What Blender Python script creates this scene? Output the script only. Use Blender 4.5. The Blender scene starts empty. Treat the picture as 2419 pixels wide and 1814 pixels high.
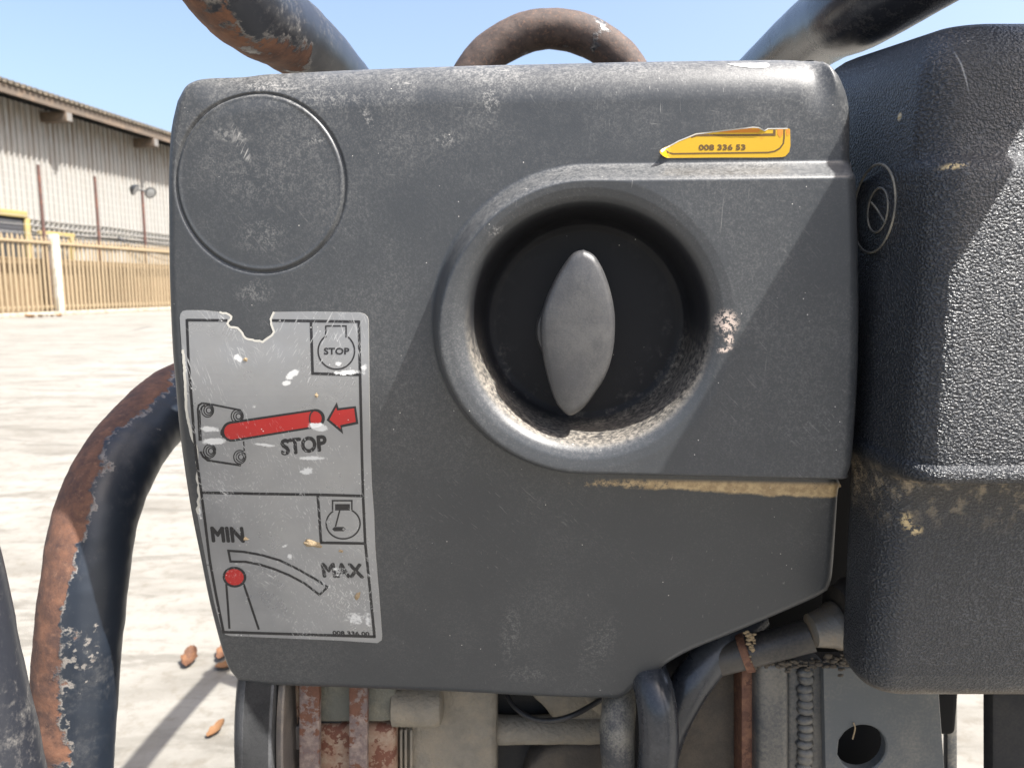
import bpy, bmesh, math, random
import numpy as np
from mathutils import Vector, Matrix, noise as mnoise
from mathutils.geometry import delaunay_2d_cdt
random.seed(7); np.random.seed(7)
SC = bpy.context.scene
COL = SC.collection

# ------------------------------------------------------------------ camera
CAM = Vector((0.0, -0.34, 0.85)); F = 1750.0; CX, CY = 1209.5, 907.0
PITCH = math.radians(7.4)
cam_d = bpy.data.cameras.new('camera'); cam = bpy.data.objects.new('camera', cam_d); COL.objects.link(cam)
cam.location = CAM; cam.rotation_euler = (math.pi/2 - PITCH, 0, 0)
cam_d.sensor_width = 36.0; cam_d.lens = 36.0*F/2419.0
cam_d.clip_start = 0.01; cam_d.clip_end = 2000
cam_d.dof.use_dof = True; cam_d.dof.focus_distance = 0.335; cam_d.dof.aperture_fstop = 20.0
SC.camera = cam

# ------------------------------------------------------------------ sky, sun, exposure
SUN = Vector((0.55, -0.29, 1.0)).normalized()
w = bpy.data.worlds.new('World'); SC.world = w; w.use_nodes = True
nt = w.node_tree; nt.nodes.clear()
sky = nt.nodes.new('ShaderNodeTexSky'); sky.sky_type = 'NISHITA'; sky.sun_disc = False
sky.sun_elevation = math.asin(SUN.z); sky.sun_rotation = math.atan2(SUN.x, SUN.y)
sky.air_density = 1.0; sky.dust_density = 4.8; sky.ozone_density = 0.9
bg = nt.nodes.new('ShaderNodeBackground'); bg.inputs['Strength'].default_value = 0.125
wo = nt.nodes.new('ShaderNodeOutputWorld')
nt.links.new(sky.outputs[0], bg.inputs['Color']); nt.links.new(bg.outputs[0], wo.inputs['Surface'])
sl = bpy.data.lights.new('sun', 'SUN'); sl.energy = 5.0; sl.angle = math.radians(0.53); sl.color = (1.0, 0.975, 0.935)
so = bpy.data.objects.new('sun', sl); COL.objects.link(so)
so.location = (3, -2, 6); so.rotation_euler = (-SUN).to_track_quat('-Z', 'Y').to_euler()
SC.view_settings.view_transform = 'Standard'; SC.view_settings.look = 'None'
SC.view_settings.exposure = 1.40; SC.view_settings.gamma = 1.0
SC.view_settings.use_curve_mapping = False

# ------------------------------------------------------------------ pixel -> place
FW = Vector((0, math.cos(PITCH), -math.sin(PITCH))); UP = Vector((0, math.sin(PITCH), math.cos(PITCH)))
def ray(u, v):
    return Vector((1, 0, 0))*((u-CX)/F) + UP*((CY-v)/F) + FW
def at(u, v, Y):
    d = ray(u, v); return CAM + d*((Y-CAM.y)/d.y)
def atX(u, v, X):
    d = ray(u, v); return CAM + d*((X-CAM.x)/d.x)
def ground_at(u, v, z=0.0):
    d = ray(u, v); return CAM + d*((z-CAM.z)/d.z)
def hit(u, v, p, n):
    d = ray(u, v); return CAM + d*((p-CAM).dot(n)/d.dot(n))

# ------------------------------------------------------------------ node helper
class NT:
    def __init__(s, name):
        s.m = bpy.data.materials.new(name); s.m.use_nodes = True
        s.t = s.m.node_tree; s.t.nodes.clear()
        s.out = s.t.nodes.new('ShaderNodeOutputMaterial')
        s.b = s.t.nodes.new('ShaderNodeBsdfPrincipled')
        s.t.links.new(s.b.outputs[0], s.out.inputs['Surface'])
        s.co = s.t.nodes.new('ShaderNodeTexCoord').outputs['Object']
    def put(s, sock, val):
        if isinstance(val, bpy.types.NodeSocket): s.t.links.new(val, sock)
        elif isinstance(val, (tuple, list)):
            n = len(sock.default_value); v = tuple(val)
            sock.default_value = (v + (1.0,))[:n] if len(v) < n else v[:n]
        else: sock.default_value = val
    def set(s, **k):
        for a, v in k.items(): s.put(s.b.inputs[a.replace('_', ' ')], v)
        return s
    def map(s, scale=(1, 1, 1), rot=(0, 0, 0), loc=(0, 0, 0), vec=None):
        n = s.t.nodes.new('ShaderNodeMapping'); s.put(n.inputs['Vector'], vec or s.co)
        n.inputs['Scale'].default_value = scale; n.inputs['Rotation'].default_value = rot; n.inputs['Location'].default_value = loc
        return n.outputs[0]
    def noise(s, scale, detail=4, rough=0.55, vec=None, dist=0.0):
        n = s.t.nodes.new('ShaderNodeTexNoise'); s.put(n.inputs['Vector'], vec or s.co)
        n.inputs['Scale'].default_value = scale; n.inputs['Detail'].default_value = detail
        n.inputs['Roughness'].default_value = rough; n.inputs['Distortion'].default_value = dist
        return n.outputs['Fac']
    def voro(s, scale, vec=None, feature='F1', out='Distance'):
        n = s.t.nodes.new('ShaderNodeTexVoronoi'); n.feature = feature
        s.put(n.inputs['Vector'], vec or s.co); n.inputs['Scale'].default_value = scale
        return n.outputs[out]
    def ramp(s, fac, a, b, lo=0.0, hi=1.0):
        n = s.t.nodes.new('ShaderNodeMapRange'); n.interpolation_type = 'SMOOTHSTEP'
        s.put(n.inputs['Value'], fac); n.inputs['From Min'].default_value = a; n.inputs['From Max'].default_value = b
        n.inputs['To Min'].default_value = lo; n.inputs['To Max'].default_value = hi
        return n.outputs[0]
    def math(s, op, a, b=None, clamp=False):
        n = s.t.nodes.new('ShaderNodeMath'); n.operation = op; n.use_clamp = clamp
        s.put(n.inputs[0], a)
        if b is not None: s.put(n.inputs[1], b)
        return n.outputs[0]
    def mul(s, a, b): return s.math('MULTIPLY', a, b)
    def add(s, a, b, clamp=False): return s.math('ADD', a, b, clamp)
    def mx(s, a, b): return s.math('MAXIMUM', a, b)
    def mix(s, fac, a, b):
        n = s.t.nodes.new('ShaderNodeMix'); n.data_type = 'RGBA'
        s.put(n.inputs[0], fac); s.put(n.inputs[6], a); s.put(n.inputs[7], b)
        return n.outputs[2]
    def bump(s, h, strength=0.3, dist=0.001, normal=None):
        n = s.t.nodes.new('ShaderNodeBump'); s.put(n.inputs['Height'], h)
        n.inputs['Strength'].default_value = strength; n.inputs['Distance'].default_value = dist
        if normal is not None: s.put(n.inputs['Normal'], normal)
        return n.outputs[0]
    def sep(s, i, vec=None):
        n = s.t.nodes.new('ShaderNodeSeparateXYZ'); s.put(n.inputs[0], vec or s.co); return n.outputs[i]
    def norm(s, i):
        g = s.t.nodes.new('ShaderNodeNewGeometry'); return s.sep(i, g.outputs['Normal'])
    def spot(s, p, rx, rz, ang=0.0, soft=0.55):
        """mark on a wall-like surface: 1 inside an ellipse about p in the x-z plane, 0 outside"""
        m = s.map(loc=(-p[0], 0, -p[2])); m = s.map(rot=(0, ang, 0), vec=m)
        m = s.map(scale=(1/rx, 0, 1/rz), vec=m)
        n = s.t.nodes.new('ShaderNodeVectorMath'); n.operation = 'LENGTH'; s.put(n.inputs[0], m)
        return s.ramp(n.outputs['Value'], 1.0, 1.0-soft)
    def streak(s, along, across, ang, lo=0.66, hi=0.74, detail=2):
        """thin scratches: noise stretched in the x-z plane"""
        v = s.map(rot=(0, ang, 0)); v = s.map(scale=(across, across, along), vec=v)
        return s.ramp(s.noise(1.0, detail, 0.6, v), lo, hi)

# ------------------------------------------------------------------ mesh helpers
def obj(name, verts, faces, mats, parent=None, smooth=True, idx=None, sharp=None):
    me = bpy.data.meshes.new(name)
    me.from_pydata([tuple(v) for v in verts], [], [tuple(f) for f in faces])
    for m in (mats if isinstance(mats, (list, tuple)) else [mats]): me.materials.append(m)
    if idx is not None: me.polygons.foreach_set('material_index', np.asarray(idx, dtype=np.int32))
    me.polygons.foreach_set('use_smooth', np.full(len(me.polygons), smooth))
    if sharp: me.set_sharp_from_angle(angle=math.radians(sharp))
    me.update()
    o = bpy.data.objects.new(name, me); COL.objects.link(o)
    if parent is not None: adopt(o, parent)
    return o
def world_loc(p):
    m = Matrix.Identity(4)
    while p is not None:
        m = (p.matrix_parent_inverse @ p.matrix_basis) @ m if p.parent else p.matrix_basis @ m
        p = p.parent
    return m
def adopt(o, parent):
    o.parent = parent; o.matrix_parent_inverse = world_loc(parent).inverted()
def thing(name, loc, label, cat, group=None, rz=0):
    o = bpy.data.objects.new(name, None); COL.objects.link(o); o.location = loc; o.rotation_euler = (0, 0, rz)
    o.empty_display_size = 0.1
    tag(o, label, cat, group); return o
def tag(o, label, cat, group=None):
    o['label'] = label; o['category'] = cat
    if group: o['group'] = group
    return o
def from_bm(name, bm, mats, parent=None, smooth=True, sharp=35):
    me = bpy.data.meshes.new(name); bmesh.ops.recalc_face_normals(bm, faces=bm.faces); bm.to_mesh(me); bm.free()
    for m in (mats if isinstance(mats, (list, tuple)) else [mats]): me.materials.append(m)
    me.polygons.foreach_set('use_smooth', np.full(len(me.polygons), smooth))
    if smooth and sharp: me.set_sharp_from_angle(angle=math.radians(sharp))
    o = bpy.data.objects.new(name, me); COL.objects.link(o)
    if parent is not None: adopt(o, parent)
    return o
def catmull(pts, n):
    P = [Vector(p) for p in pts]; P = [P[0]*2-P[1]] + P + [P[-1]*2-P[-2]]
    out = []
    for i in range(1, len(P)-2):
        for k in range(n):
            t = k/n
            a, b, c, d = P[i-1], P[i], P[i+1], P[i+2]
            out.append(0.5*((2*b) + (c-a)*t + (2*a-5*b+4*c-d)*t*t + (3*b-a-3*c+d)*t**3))
    out.append(P[-2]); return out
def tube(name, pts, r, mat, parent=None, seg=28, n=14, wob=0.0, smoothpath=True, rfun=None):
    path = catmull(pts, n) if smoothpath else [Vector(p) for p in pts]
    V, Fs = [], []
    t0 = (path[1]-path[0]).normalized(); nrm = t0.orthogonal().normalized()
    for i, p in enumerate(path):
        t = ((path[min(i+1, len(path)-1)]-path[max(i-1, 0)])).normalized()
        nrm = (nrm - t*nrm.dot(t)).normalized(); bn = t.cross(nrm)
        rr = r if rfun is None else r*rfun(i/(len(path)-1))
        for k in range(seg):
            a = 2*math.pi*k/seg; d = nrm*math.cos(a)+bn*math.sin(a)
            q = p + d*rr
            if wob: q += d*wob*(mnoise.noise(q*55)+0.6*mnoise.noise(q*160))
            V.append(q)
    m = len(path)
    for i in range(m-1):
        for k in range(seg):
            Fs.append((i*seg+k, i*seg+(k+1) % seg, (i+1)*seg+(k+1) % seg, (i+1)*seg+k))
    Fs.append(tuple(range(seg-1, -1, -1))); Fs.append(tuple(range((m-1)*seg, m*seg)))
    return obj(name, V, Fs, mat, parent, True, sharp=50)
def bevel_bm(bm, w, seg=3):
    if w > 0: bmesh.ops.bevel(bm, geom=list(bm.edges), offset=w, segments=seg, profile=0.5, affect='EDGES', clamp_overlap=True)
def prism_bm(poly, y0, y1, bev=0.0, seg=2, bm=None):
    """poly: list of (x, z); extruded along y"""
    bm = bm or bmesh.new()
    f = bm.faces.new([bm.verts.new((x, y0, z)) for x, z in poly])
    r = bmesh.ops.extrude_face_region(bm, geom=[f])
    for v in r['geom']:
        if isinstance(v, bmesh.types.BMVert): v.co.y = y1
    bevel_bm(bm, bev, seg); return bm
def ppoly(name, px, Yf, Yb, mat, parent, bev=0.001, seg=2, sub=0, wob=0.0):
    """outline given in photo pixels, standing at distance Yf, real thickness Yf..Yb"""
    pts = [at(u, v, Yf) for u, v in px]
    bm = prism_bm([(p.x, p.z) for p in pts], Yf, Yb, bev, seg)
    if sub:
        bmesh.ops.triangulate(bm, faces=[f for f in bm.faces if len(f.verts) > 4])
        bmesh.ops.subdivide_edges(bm, edges=bm.edges[:], cuts=sub, use_grid_fill=True)
    if wob:
        for v in bm.verts:
            v.co += Vector((mnoise.noise(v.co*70), mnoise.noise(v.co*70+Vector((9, 0, 0))), mnoise.noise(v.co*70+Vector((0, 9, 0)))))*wob
    return from_bm(name, bm, mat, parent)
def pbox(name, u0, v0, u1, v1, Yf, Yb, mat, parent, bev=0.002, seg=2, sub=0, wob=0.0):
    return ppoly(name, [(u0, v0), (u1, v0), (u1, v1), (u0, v1)], Yf, Yb, mat, parent, bev, seg, sub, wob)
def box_bm(x0, x1, y0, y1, z0, z1, bev=0.0, seg=2):
    return prism_bm([(x0, z0), (x1, z0), (x1, z1), (x0, z1)], y0, y1, bev, seg)
def lathe(name, prof, origin, axis, mat, parent, seg=64, sharp=40):
    """prof: (along, radius) pairs about the axis"""
    ax = Vector(axis).normalized(); e1 = ax.orthogonal().normalized(); e2 = ax.cross(e1)
    V, Fs = [], []
    for s, r in prof:
        for k in range(seg):
            a = 2*math.pi*k/seg
            V.append(Vector(origin)+ax*s+(e1*math.cos(a)+e2*math.sin(a))*max(r, 1e-5))
    for i in range(len(prof)-1):
        for k in range(seg):
            Fs.append((i*seg+k, i*seg+(k+1) % seg, (i+1)*seg+(k+1) % seg, (i+1)*seg+k))
    Fs.append(tuple(range(seg-1, -1, -1))); Fs.append(tuple(range((len(prof)-1)*seg, len(prof)*seg)))
    o = obj(name, V, Fs, mat, parent, True, sharp=sharp)
    return o
def lump(name, p, r, mat, parent=None, flat=(1, 0.5, 1), seed=0, amp=0.45, rot=0.0, sub=3):
    bm = bmesh.new(); bmesh.ops.create_icosphere(bm, subdivisions=sub, radius=1.0)
    M = Matrix.Rotation(rot, 3, 'Y')
    for v in bm.verts:
        k = 1+amp*mnoise.noise(v.co*1.6+Vector((seed*3.1, 0, 0)))+amp*0.5*mnoise.noise(v.co*4+Vector((0, seed*2.3, 0)))
        q = v.co*k; q = Vector((q.x*flat[0], q.y*flat[1], q.z*flat[2]))*r
        v.co = M @ q + Vector(p)
    return from_bm(name, bm, mat, parent, True, 60)

# ------------------------------------------------------------------ filter cover surface
YAW = math.radians(5.0)
EX = Vector((math.cos(YAW), -math.sin(YAW), 0)); EZ = Vector((0, 0, 1)); EN = Vector((-math.sin(YAW), -math.cos(YAW), 0))
ORG = Vector((0, 0, 0.82))
EXn, EZn, ENn, ORn, CAMn = [np.array(v) for v in (EX, EZ, EN, ORG, CAM)]
FWn, UPn = np.array(FW), np.array(UP)
def cov(u, v, c):
    """photo pixel -> (a, b) on the cover's plane at height c; all in millimetres"""
    u = np.asarray(u, float); v = np.asarray(v, float)
    d = np.stack([(u-CX)/F, np.zeros_like(u), np.zeros_like(u)], -1) + ((CY-v)/F)[..., None]*UPn + FWn
    t = ((np.asarray(c, float)/1000.0 - (CAMn-ORn) @ ENn)) / (d @ ENn)
    p = CAMn + d*t[..., None] - ORn
    return p @ EXn*1000, p @ EZn*1000
def place(a, b, c):
    return ORn + (np.asarray(a)[..., None]*EXn + np.asarray(b)[..., None]*EZn + np.asarray(c)[..., None]*ENn)/1000.0
sm = lambda x, a, b: (lambda t: t*t*(3-2*t))(np.clip((x-a)/(b-a), 0, 1))
BOSS_H = 13.0
KA, KB = [float(x) for x in cov(1384.0, 772.0, BOSS_H)]
BEND = float(cov(1209., 930., 0.)[1])
DA, DB = [float(x) for x in cov(613., 434., 0.)]
DR = abs(float(cov(815., 434., 0.)[0]) - DA)
BR = 71.5
_rp = [(0, -25), (44, -25), (47.3, -23.8), (49.3, -19.5), (50.6, -8), (51.4, 2), (52.4, 6.5), (53.8, 9.3), (56, 11.3), (59.2, 12.5), (63.5, 13.0), (68, 13.0)]
_rr = np.linspace(0, 70, 400); _rc = np.interp(_rr, *zip(*_rp)); _k = np.hanning(9); _k /= _k.sum()
_rc = np.convolve(np.pad(_rc, 4, mode='edge'), _k, 'valid')
def H0(a, b):
    """front surface before the edge rounding"""
    x = BEND - b; q = 16.0
    base = -0.245*(0.5*(x+np.sqrt(x*x+q*q)) - 0.5*q*0.2)
    base = base - 0.00006*(a+20)**2*0.6
    da = np.minimum(a-KA, 0); rr = np.hypot(da, b-KB)
    wd = 6.5 + 3.5*sm(b, KB-20, KB+50)
    sd = BR - rr
    m = sm(sd, 0, wd)
    h = base + (BOSS_H - base)*m
    rk = np.hypot(a-KA, b-KB)
    hk = np.interp(rk, _rr, _rc)
    h = np.where(rk < 68, np.minimum(h, hk), h)
    rd = np.abs(np.hypot(a-DA, b-DB)-DR)
    h = h - 1.25*np.exp(-(rd/0.62)**2) + 0.28*np.exp(-((np.hypot(a-DA, b-DB)-DR+1.5)/0.8)**2)
    return h
top_px = [(424, 241), (443, 207), (463, 194), (487, 188), (530, 186), (620, 180), (700, 176), (890, 167), (1090, 160), (1300, 155), (1520, 150), (1720, 147), (1880, 146), (1937, 147), (1950, 151), (1963, 161), (1978, 181)]
right_px = [(1978, 181), (1991, 205), (2001, 234), (2005, 266), (2005, 300), (2005, 366), (2012, 392), (2018, 415), (2022, 482), (2025, 620), (2026, 800), (2020, 950), (2010, 1085), (2002, 1122), (1984, 1142), (1979, 1160), (1973, 1228), (1964, 1353), (1953, 1390)]
left_px = [(424, 241), (411, 289), (405, 337), (402, 424), (403, 520), (404, 620), (406, 700), (411, 820), (419, 918), (430, 1032), (445, 1140), (458, 1220), (479, 1323), (495, 1405), (512, 1473), (527, 1530), (541, 1568)]
bot_px = [(541, 1568), (554, 1590), (572, 1605), (622, 1613), (681, 1615), (771, 1618), (907, 1623), (1088, 1630), (1241, 1638), (1359, 1642), (1440, 1644), (1472, 1640), (1506, 1616), (1538, 1592), (1580, 1561), (1630, 1533), (1718, 1496), (1805, 1460), (1907, 1416), (1940, 1400), (1953, 1390)]
RT, RE = 21.0, 5.5
def outline_ab(px, drop):
    u = np.array([p[0] for p in px], float); v = np.array([p[1] for p in px], float); c = np.full(len(px), -5.0)
    for _ in range(12):
        a, b = cov(u, v, c); ain = a*0.985
        c = 0.5*c + 0.5*(np.maximum(H0(ain, b), -45) - drop)
    return np.stack(cov(u, v, c), -1)
def resample(P, n, k=0.0):
    P3 = catmull([(p[0], p[1], 0) for p in P], 12); Q = np.array([(p.x, p.y) for p in P3])
    L = np.concatenate([[0], np.cumsum(np.hypot(*np.diff(Q, axis=0).T))]); L /= L[-1]
    s = np.linspace(0, 1, n); s = s - k*np.sin(2*math.pi*s)/(2*math.pi)
    return np.stack([np.interp(s, L, Q[:, 0]), np.interp(s, L, Q[:, 1])], -1)
def pdist(a, b, P):
    A, B = P[:-1], P[1:]; D = B-A; LL = (D*D).sum(1)+1e-9
    out = np.empty(a.size); af, bf = a.ravel(), b.ravel()
    for i in range(0, a.size, 20000):
        x = af[i:i+20000, None]-A[:, 0]; y = bf[i:i+20000, None]-A[:, 1]
        t = np.clip((x*D[:, 0]+y*D[:, 1])/LL, 0, 1)
        out[i:i+20000] = np.sqrt(((x-t*D[:, 0])**2+(y-t*D[:, 1])**2).min(1))
    return out.reshape(a.shape)
def rnd(d, R):
    x = np.clip(R-d, 0, R); return R-np.sqrt(np.maximum(R*R-x*x, 0))
def H(a, b):
    dT = rnd(pdist(a, b, POLY_T)*1.0, RT)*0.85*sm(a, POLY_T[0, 0]+3, POLY_T[0, 0]+34)*sm(-a, -POLY_T[-1, 0]+1, -POLY_T[-1, 0]+14); dE = rnd(pdist(a, b, POLY_E), RE)
    return H0(a, b) - (dT**3+dE**3)**(1/3.)
sides = [left_px, right_px, top_px, bot_px]; drops = [np.full(len(p), RE) for p in sides]; drops[2][:] = 17.8
for _it in range(7):
    lefts, rights, tops, bots = [outline_ab(p, d) for p, d in zip(sides, drops)]
    TLc = (tops[0]+lefts[0])/2; TRc = (tops[-1]+rights[0])/2; BLc = (lefts[-1]+bots[0])/2; BRc = (rights[-1]+bots[-1])/2
    tops[0] = lefts[0] = TLc; tops[-1] = rights[0] = TRc; lefts[-1] = bots[0] = BLc; rights[-1] = bots[-1] = BRc
    POLY_T = resample(tops, 80); POLY_E = np.concatenate([resample(tops[:5], 20)[::-1], resample(lefts, 70), resample(bots, 90)[1:], resample(rights, 80)[::-1][1:], resample(tops[-5:], 20)[::-1]])
    drops = [0.5*d+0.5*(H0(q[:, 0], q[:, 1])-H(q[:, 0], q[:, 1])) for d, q in zip(drops, (lefts, rights, tops, bots))]
def drape(u, v, off=0.0):
    """photo pixels -> points lying on the finished cover"""
    u = np.asarray(u, float); v = np.asarray(v, float); c = np.zeros_like(u)
    for _ in range(14):
        a, b = cov(u, v, c); c = 0.45*c+0.55*H(a, b)
    a, b = cov(u, v, c)
    return place(a, b, H(a, b)+off)

# ================================================================== MATERIALS
def P1(u, v): return tuple(drape(np.array([u]), np.array([v]))[0])
def PX(n): return n*0.000188       # size on the cover of n photo pixels

def mat_cover():
    s = NT('dusty_black_plastic')
    patch = s.noise(7, 5, 0.6); mid = s.noise(45, 4, 0.6); fine = s.noise(1150, 3, 0.7); fine2 = s.noise(420, 4, 0.7)
    z = s.sep(2)
    up = s.ramp(z, 0.86, 0.965)
    dust = s.mul(s.ramp(patch, 0.38, 0.75), 0.20)
    dust = s.add(dust, s.mul(up, s.mul(s.ramp(mid, 0.3, 0.7), 0.18)))
    grain = s.ramp(s.add(s.mul(fine, 0.6), s.mul(fine2, 0.4)), 0.42, 0.68)
    d = s.add(s.mul(dust, s.add(s.mul(grain, 1.3), 0.15)), s.mul(s.ramp(fine, 0.52, 0.80), 0.05))
    # scuffs and scratches
    vert = s.mul(s.streak(55, 1300, 0.04), s.spot(P1(1560, 215), 0.105, 0.022, 0, 0.9))
    vert2 = s.mul(s.streak(30, 900, -0.06, 0.70, 0.76), s.ramp(s.noise(18, 2), 0.5, 0.62))
    diag = s.mul(s.streak(60, 1100, 0.75, 0.64, 0.72), s.ramp(s.noise(14, 3, 0.6, s.map(loc=(3, 1, 2))), 0.50, 0.66))
    hor = s.mul(s.streak(40, 1000, 1.5, 0.66, 0.74), s.mul(up, s.ramp(mid, 0.45, 0.6)))
    arc = s.mul(s.streak(60, 900, -0.55, 0.52, 0.66), s.spot(P1(568, 338), PX(16), PX(62), 0.42))
    arc2 = s.mul(s.ramp(fine2, 0.42, 0.62), s.spot(P1(545, 320), PX(62), PX(22), -0.15))
    sc = s.mul(s.mx(s.mx(s.mul(vert, 0.9), s.mul(vert2, 0.45)), s.mx(s.mul(diag, 0.35), s.mul(hor, 0.8))), 0.55)
    sc = s.mx(sc, s.mx(s.mul(arc, 0.75), s.mul(arc2, 0.35)))
    for (u, v, ru, rv, an, k) in ((1160, 235, 26, 44, 0.1, .55), (868, 278, 16, 40, 0.5, .5), (1055, 330, 48, 24, 0, .35), (745, 330, 34, 14, 0.2, .4),
                                  (620, 560, 90, 60, 0, .22), (600, 430, 150, 90, 0, .13), (1170, 545, 26, 17, 0.4, .5), (800, 235, 160, 30, 0, .22), (640, 205, 120, 18, 0, .3),
                                  (600, 690, 70, 40, 0.2, .25), (1205, 1500, 40, 130, -0.06, .22), (1415, 1520, 60, 140, -0.35, .22), (1240, 1590, 90, 40, 0, .18)):
        sp = s.mul(s.spot(P1(u, v), PX(ru), PX(rv), an, 0.8), s.ramp(s.add(s.mul(fine, .5), s.mul(fine2, .5)), 0.47, 0.62))
        sc = s.mx(sc, s.mul(sp, k))
    ledge = s.mul(s.ramp(s.norm(2), 0.12, 0.75), s.ramp(s.add(s.mul(fine, .5), s.mul(fine2, .5)), 0.36, 0.66))  # dust on up-facing faces, also painting in the highlight on the boss ledge
    d = s.add(s.add(d, sc), s.mul(ledge, 0.20), True)
    col = s.mix(d, (0.038, 0.041, 0.0445), (0.34, 0.33, 0.31))
    # chipped pale marks beside the recess
    pk = None
    for (u, v, ru, rv) in ((1716, 762, 34, 38), (1722, 800, 14, 20), (1712, 826, 24, 9)):
        sp = s.mul(s.spot(P1(u, v), PX(ru), PX(rv), 0.3, 0.7), s.ramp(s.noise(650, 3, 0.7), 0.45, 0.56)); pk = sp if pk is None else s.mx(pk, sp)
    col = s.mix(pk, col, (0.62, 0.50, 0.42))
    # sand caught under the raised boss, and dust in the recess wall
    edge = s.ramp(s.add(s.add(s.sep(2), s.mul(s.noise(60, 5, 0.7), 0.006)), s.mul(s.ramp(s.sep(0), P1(1400, 1150)[0], P1(1960, 1150)[0]), 0.0026)), P1(1700, 1158)[2]+0.0026, P1(1700, 1158)[2]+0.0044)
    edge2 = s.ramp(s.sep(2), P1(1700, 1136)[2]+0.001, P1(1700, 1145)[2])
    side = s.ramp(s.sep(0), P1(1180, 1150)[0], P1(1760, 1150)[0], 0.0, 1.0)
    sand = s.mul(s.mul(edge, edge2), s.ramp(s.add(s.mul(s.noise(170, 5, 0.8), 0.95), s.mul(side, 0.40)), 0.60, 0.80))
    col = s.mix(s.mul(sand, s.ramp(s.sep(0), P1(1130, 1150)[0], P1(1240, 1150)[0])), col, s.mix(s.ramp(s.noise(260, 5, 0.75), 0.35, 0.65), (0.30, 0.21, 0.11), (0.50, 0.37, 0.205)))
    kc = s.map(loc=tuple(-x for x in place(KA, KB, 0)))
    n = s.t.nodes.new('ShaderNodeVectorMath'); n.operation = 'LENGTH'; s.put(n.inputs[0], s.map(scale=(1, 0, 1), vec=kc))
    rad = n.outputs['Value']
    wall = s.mul(s.mul(s.ramp(rad, 0.046, 0.050), s.ramp(rad, 0.0555, 0.0525)), s.ramp(s.noise(420, 4, 0.75), 0.18, 0.80))
    floor = s.mul(s.mul(s.ramp(rad, 0.030, 0.042), s.ramp(rad, 0.05, 0.046)), s.ramp(s.noise(120, 5, 0.7), 0.50, 0.68))
    col = s.mix(s.mul(s.mx(s.mul(wall, 0.75), s.mul(floor, 0.30)), s.ramp(s.sep(2, kc), 0.025, -0.03)), col, (0.42, 0.37, 0.30))
    upper_shade = s.mul(s.ramp(rad, 0.0575, 0.0525), s.ramp(s.sep(2, kc), -0.012, 0.02))
    col = s.mix(s.mul(upper_shade, 0.85), col, (0.030, 0.031, 0.033))  # upper rim of the recess painted darker for its shade
    col = s.mix(s.mul(s.ramp(rad, 0.0545, 0.0515), s.math('SUBTRACT', 1.0, s.mx(s.mul(floor, 0.35), s.mul(wall, s.ramp(s.sep(2, kc), 0.01, -0.02))))), col, (0.017, 0.0175, 0.020))  # recess colour darkened to stand for the shade inside it
    # few bright grit specks
    sp = s.ramp(s.voro(230), 0.065, 0.04)
    col = s.mix(s.mul(sp, s.ramp(s.noise(60, 3), 0.54, 0.62)), col, (0.6, 0.57, 0.52))
    r = s.add(s.add(0.34, s.mul(d, 0.5)), s.mul(fine2, 0.10), True)
    h = s.add(s.mul(fine, 0.6), s.mul(fine2, 0.5))
    s.set(Base_Color=col, Roughness=r, Normal=s.bump(h, 0.12, 0.0006), Specular_IOR_Level=s.ramp(rad, 0.0548, 0.0515, 0.5, 0.14))  # weaker reflection in the recess adds to its painted shade
    return s.m

def mat_plain(name, col, rough=0.6, metal=0.0, var=0.25, scale=30, bump=0.15, bscale=300, dust=0.0, dcol=(0.40, 0.34, 0.26), bd=0.001):
    s = NT(name)
    n = s.noise(scale, 5, 0.62)
    dark = tuple(c*(1-var) for c in col); light = tuple(min(1, c*(1+var)) for c in col)
    c = s.mix(n, dark, light)
    if dust:
        f = s.mul(s.ramp(s.add(s.mul(s.noise(scale*0.6, 5, 0.65, s.map(loc=(4, 2, 1))), 0.7), s.mul(s.noise(scale*20, 3, 0.7), 0.3)), 0.42, 0.66), dust)
        c = s.mix(f, c, dcol)
    s.set(Base_Color=c, Roughness=s.ramp(n, 0.2, 0.8, max(rough-0.1, 0.05), min(rough+0.12, 1)), Metallic=metal)
    if bump: s.set(Normal=s.bump(s.noise(bscale, 4, 0.6), bump, bd))
    return s.m

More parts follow.
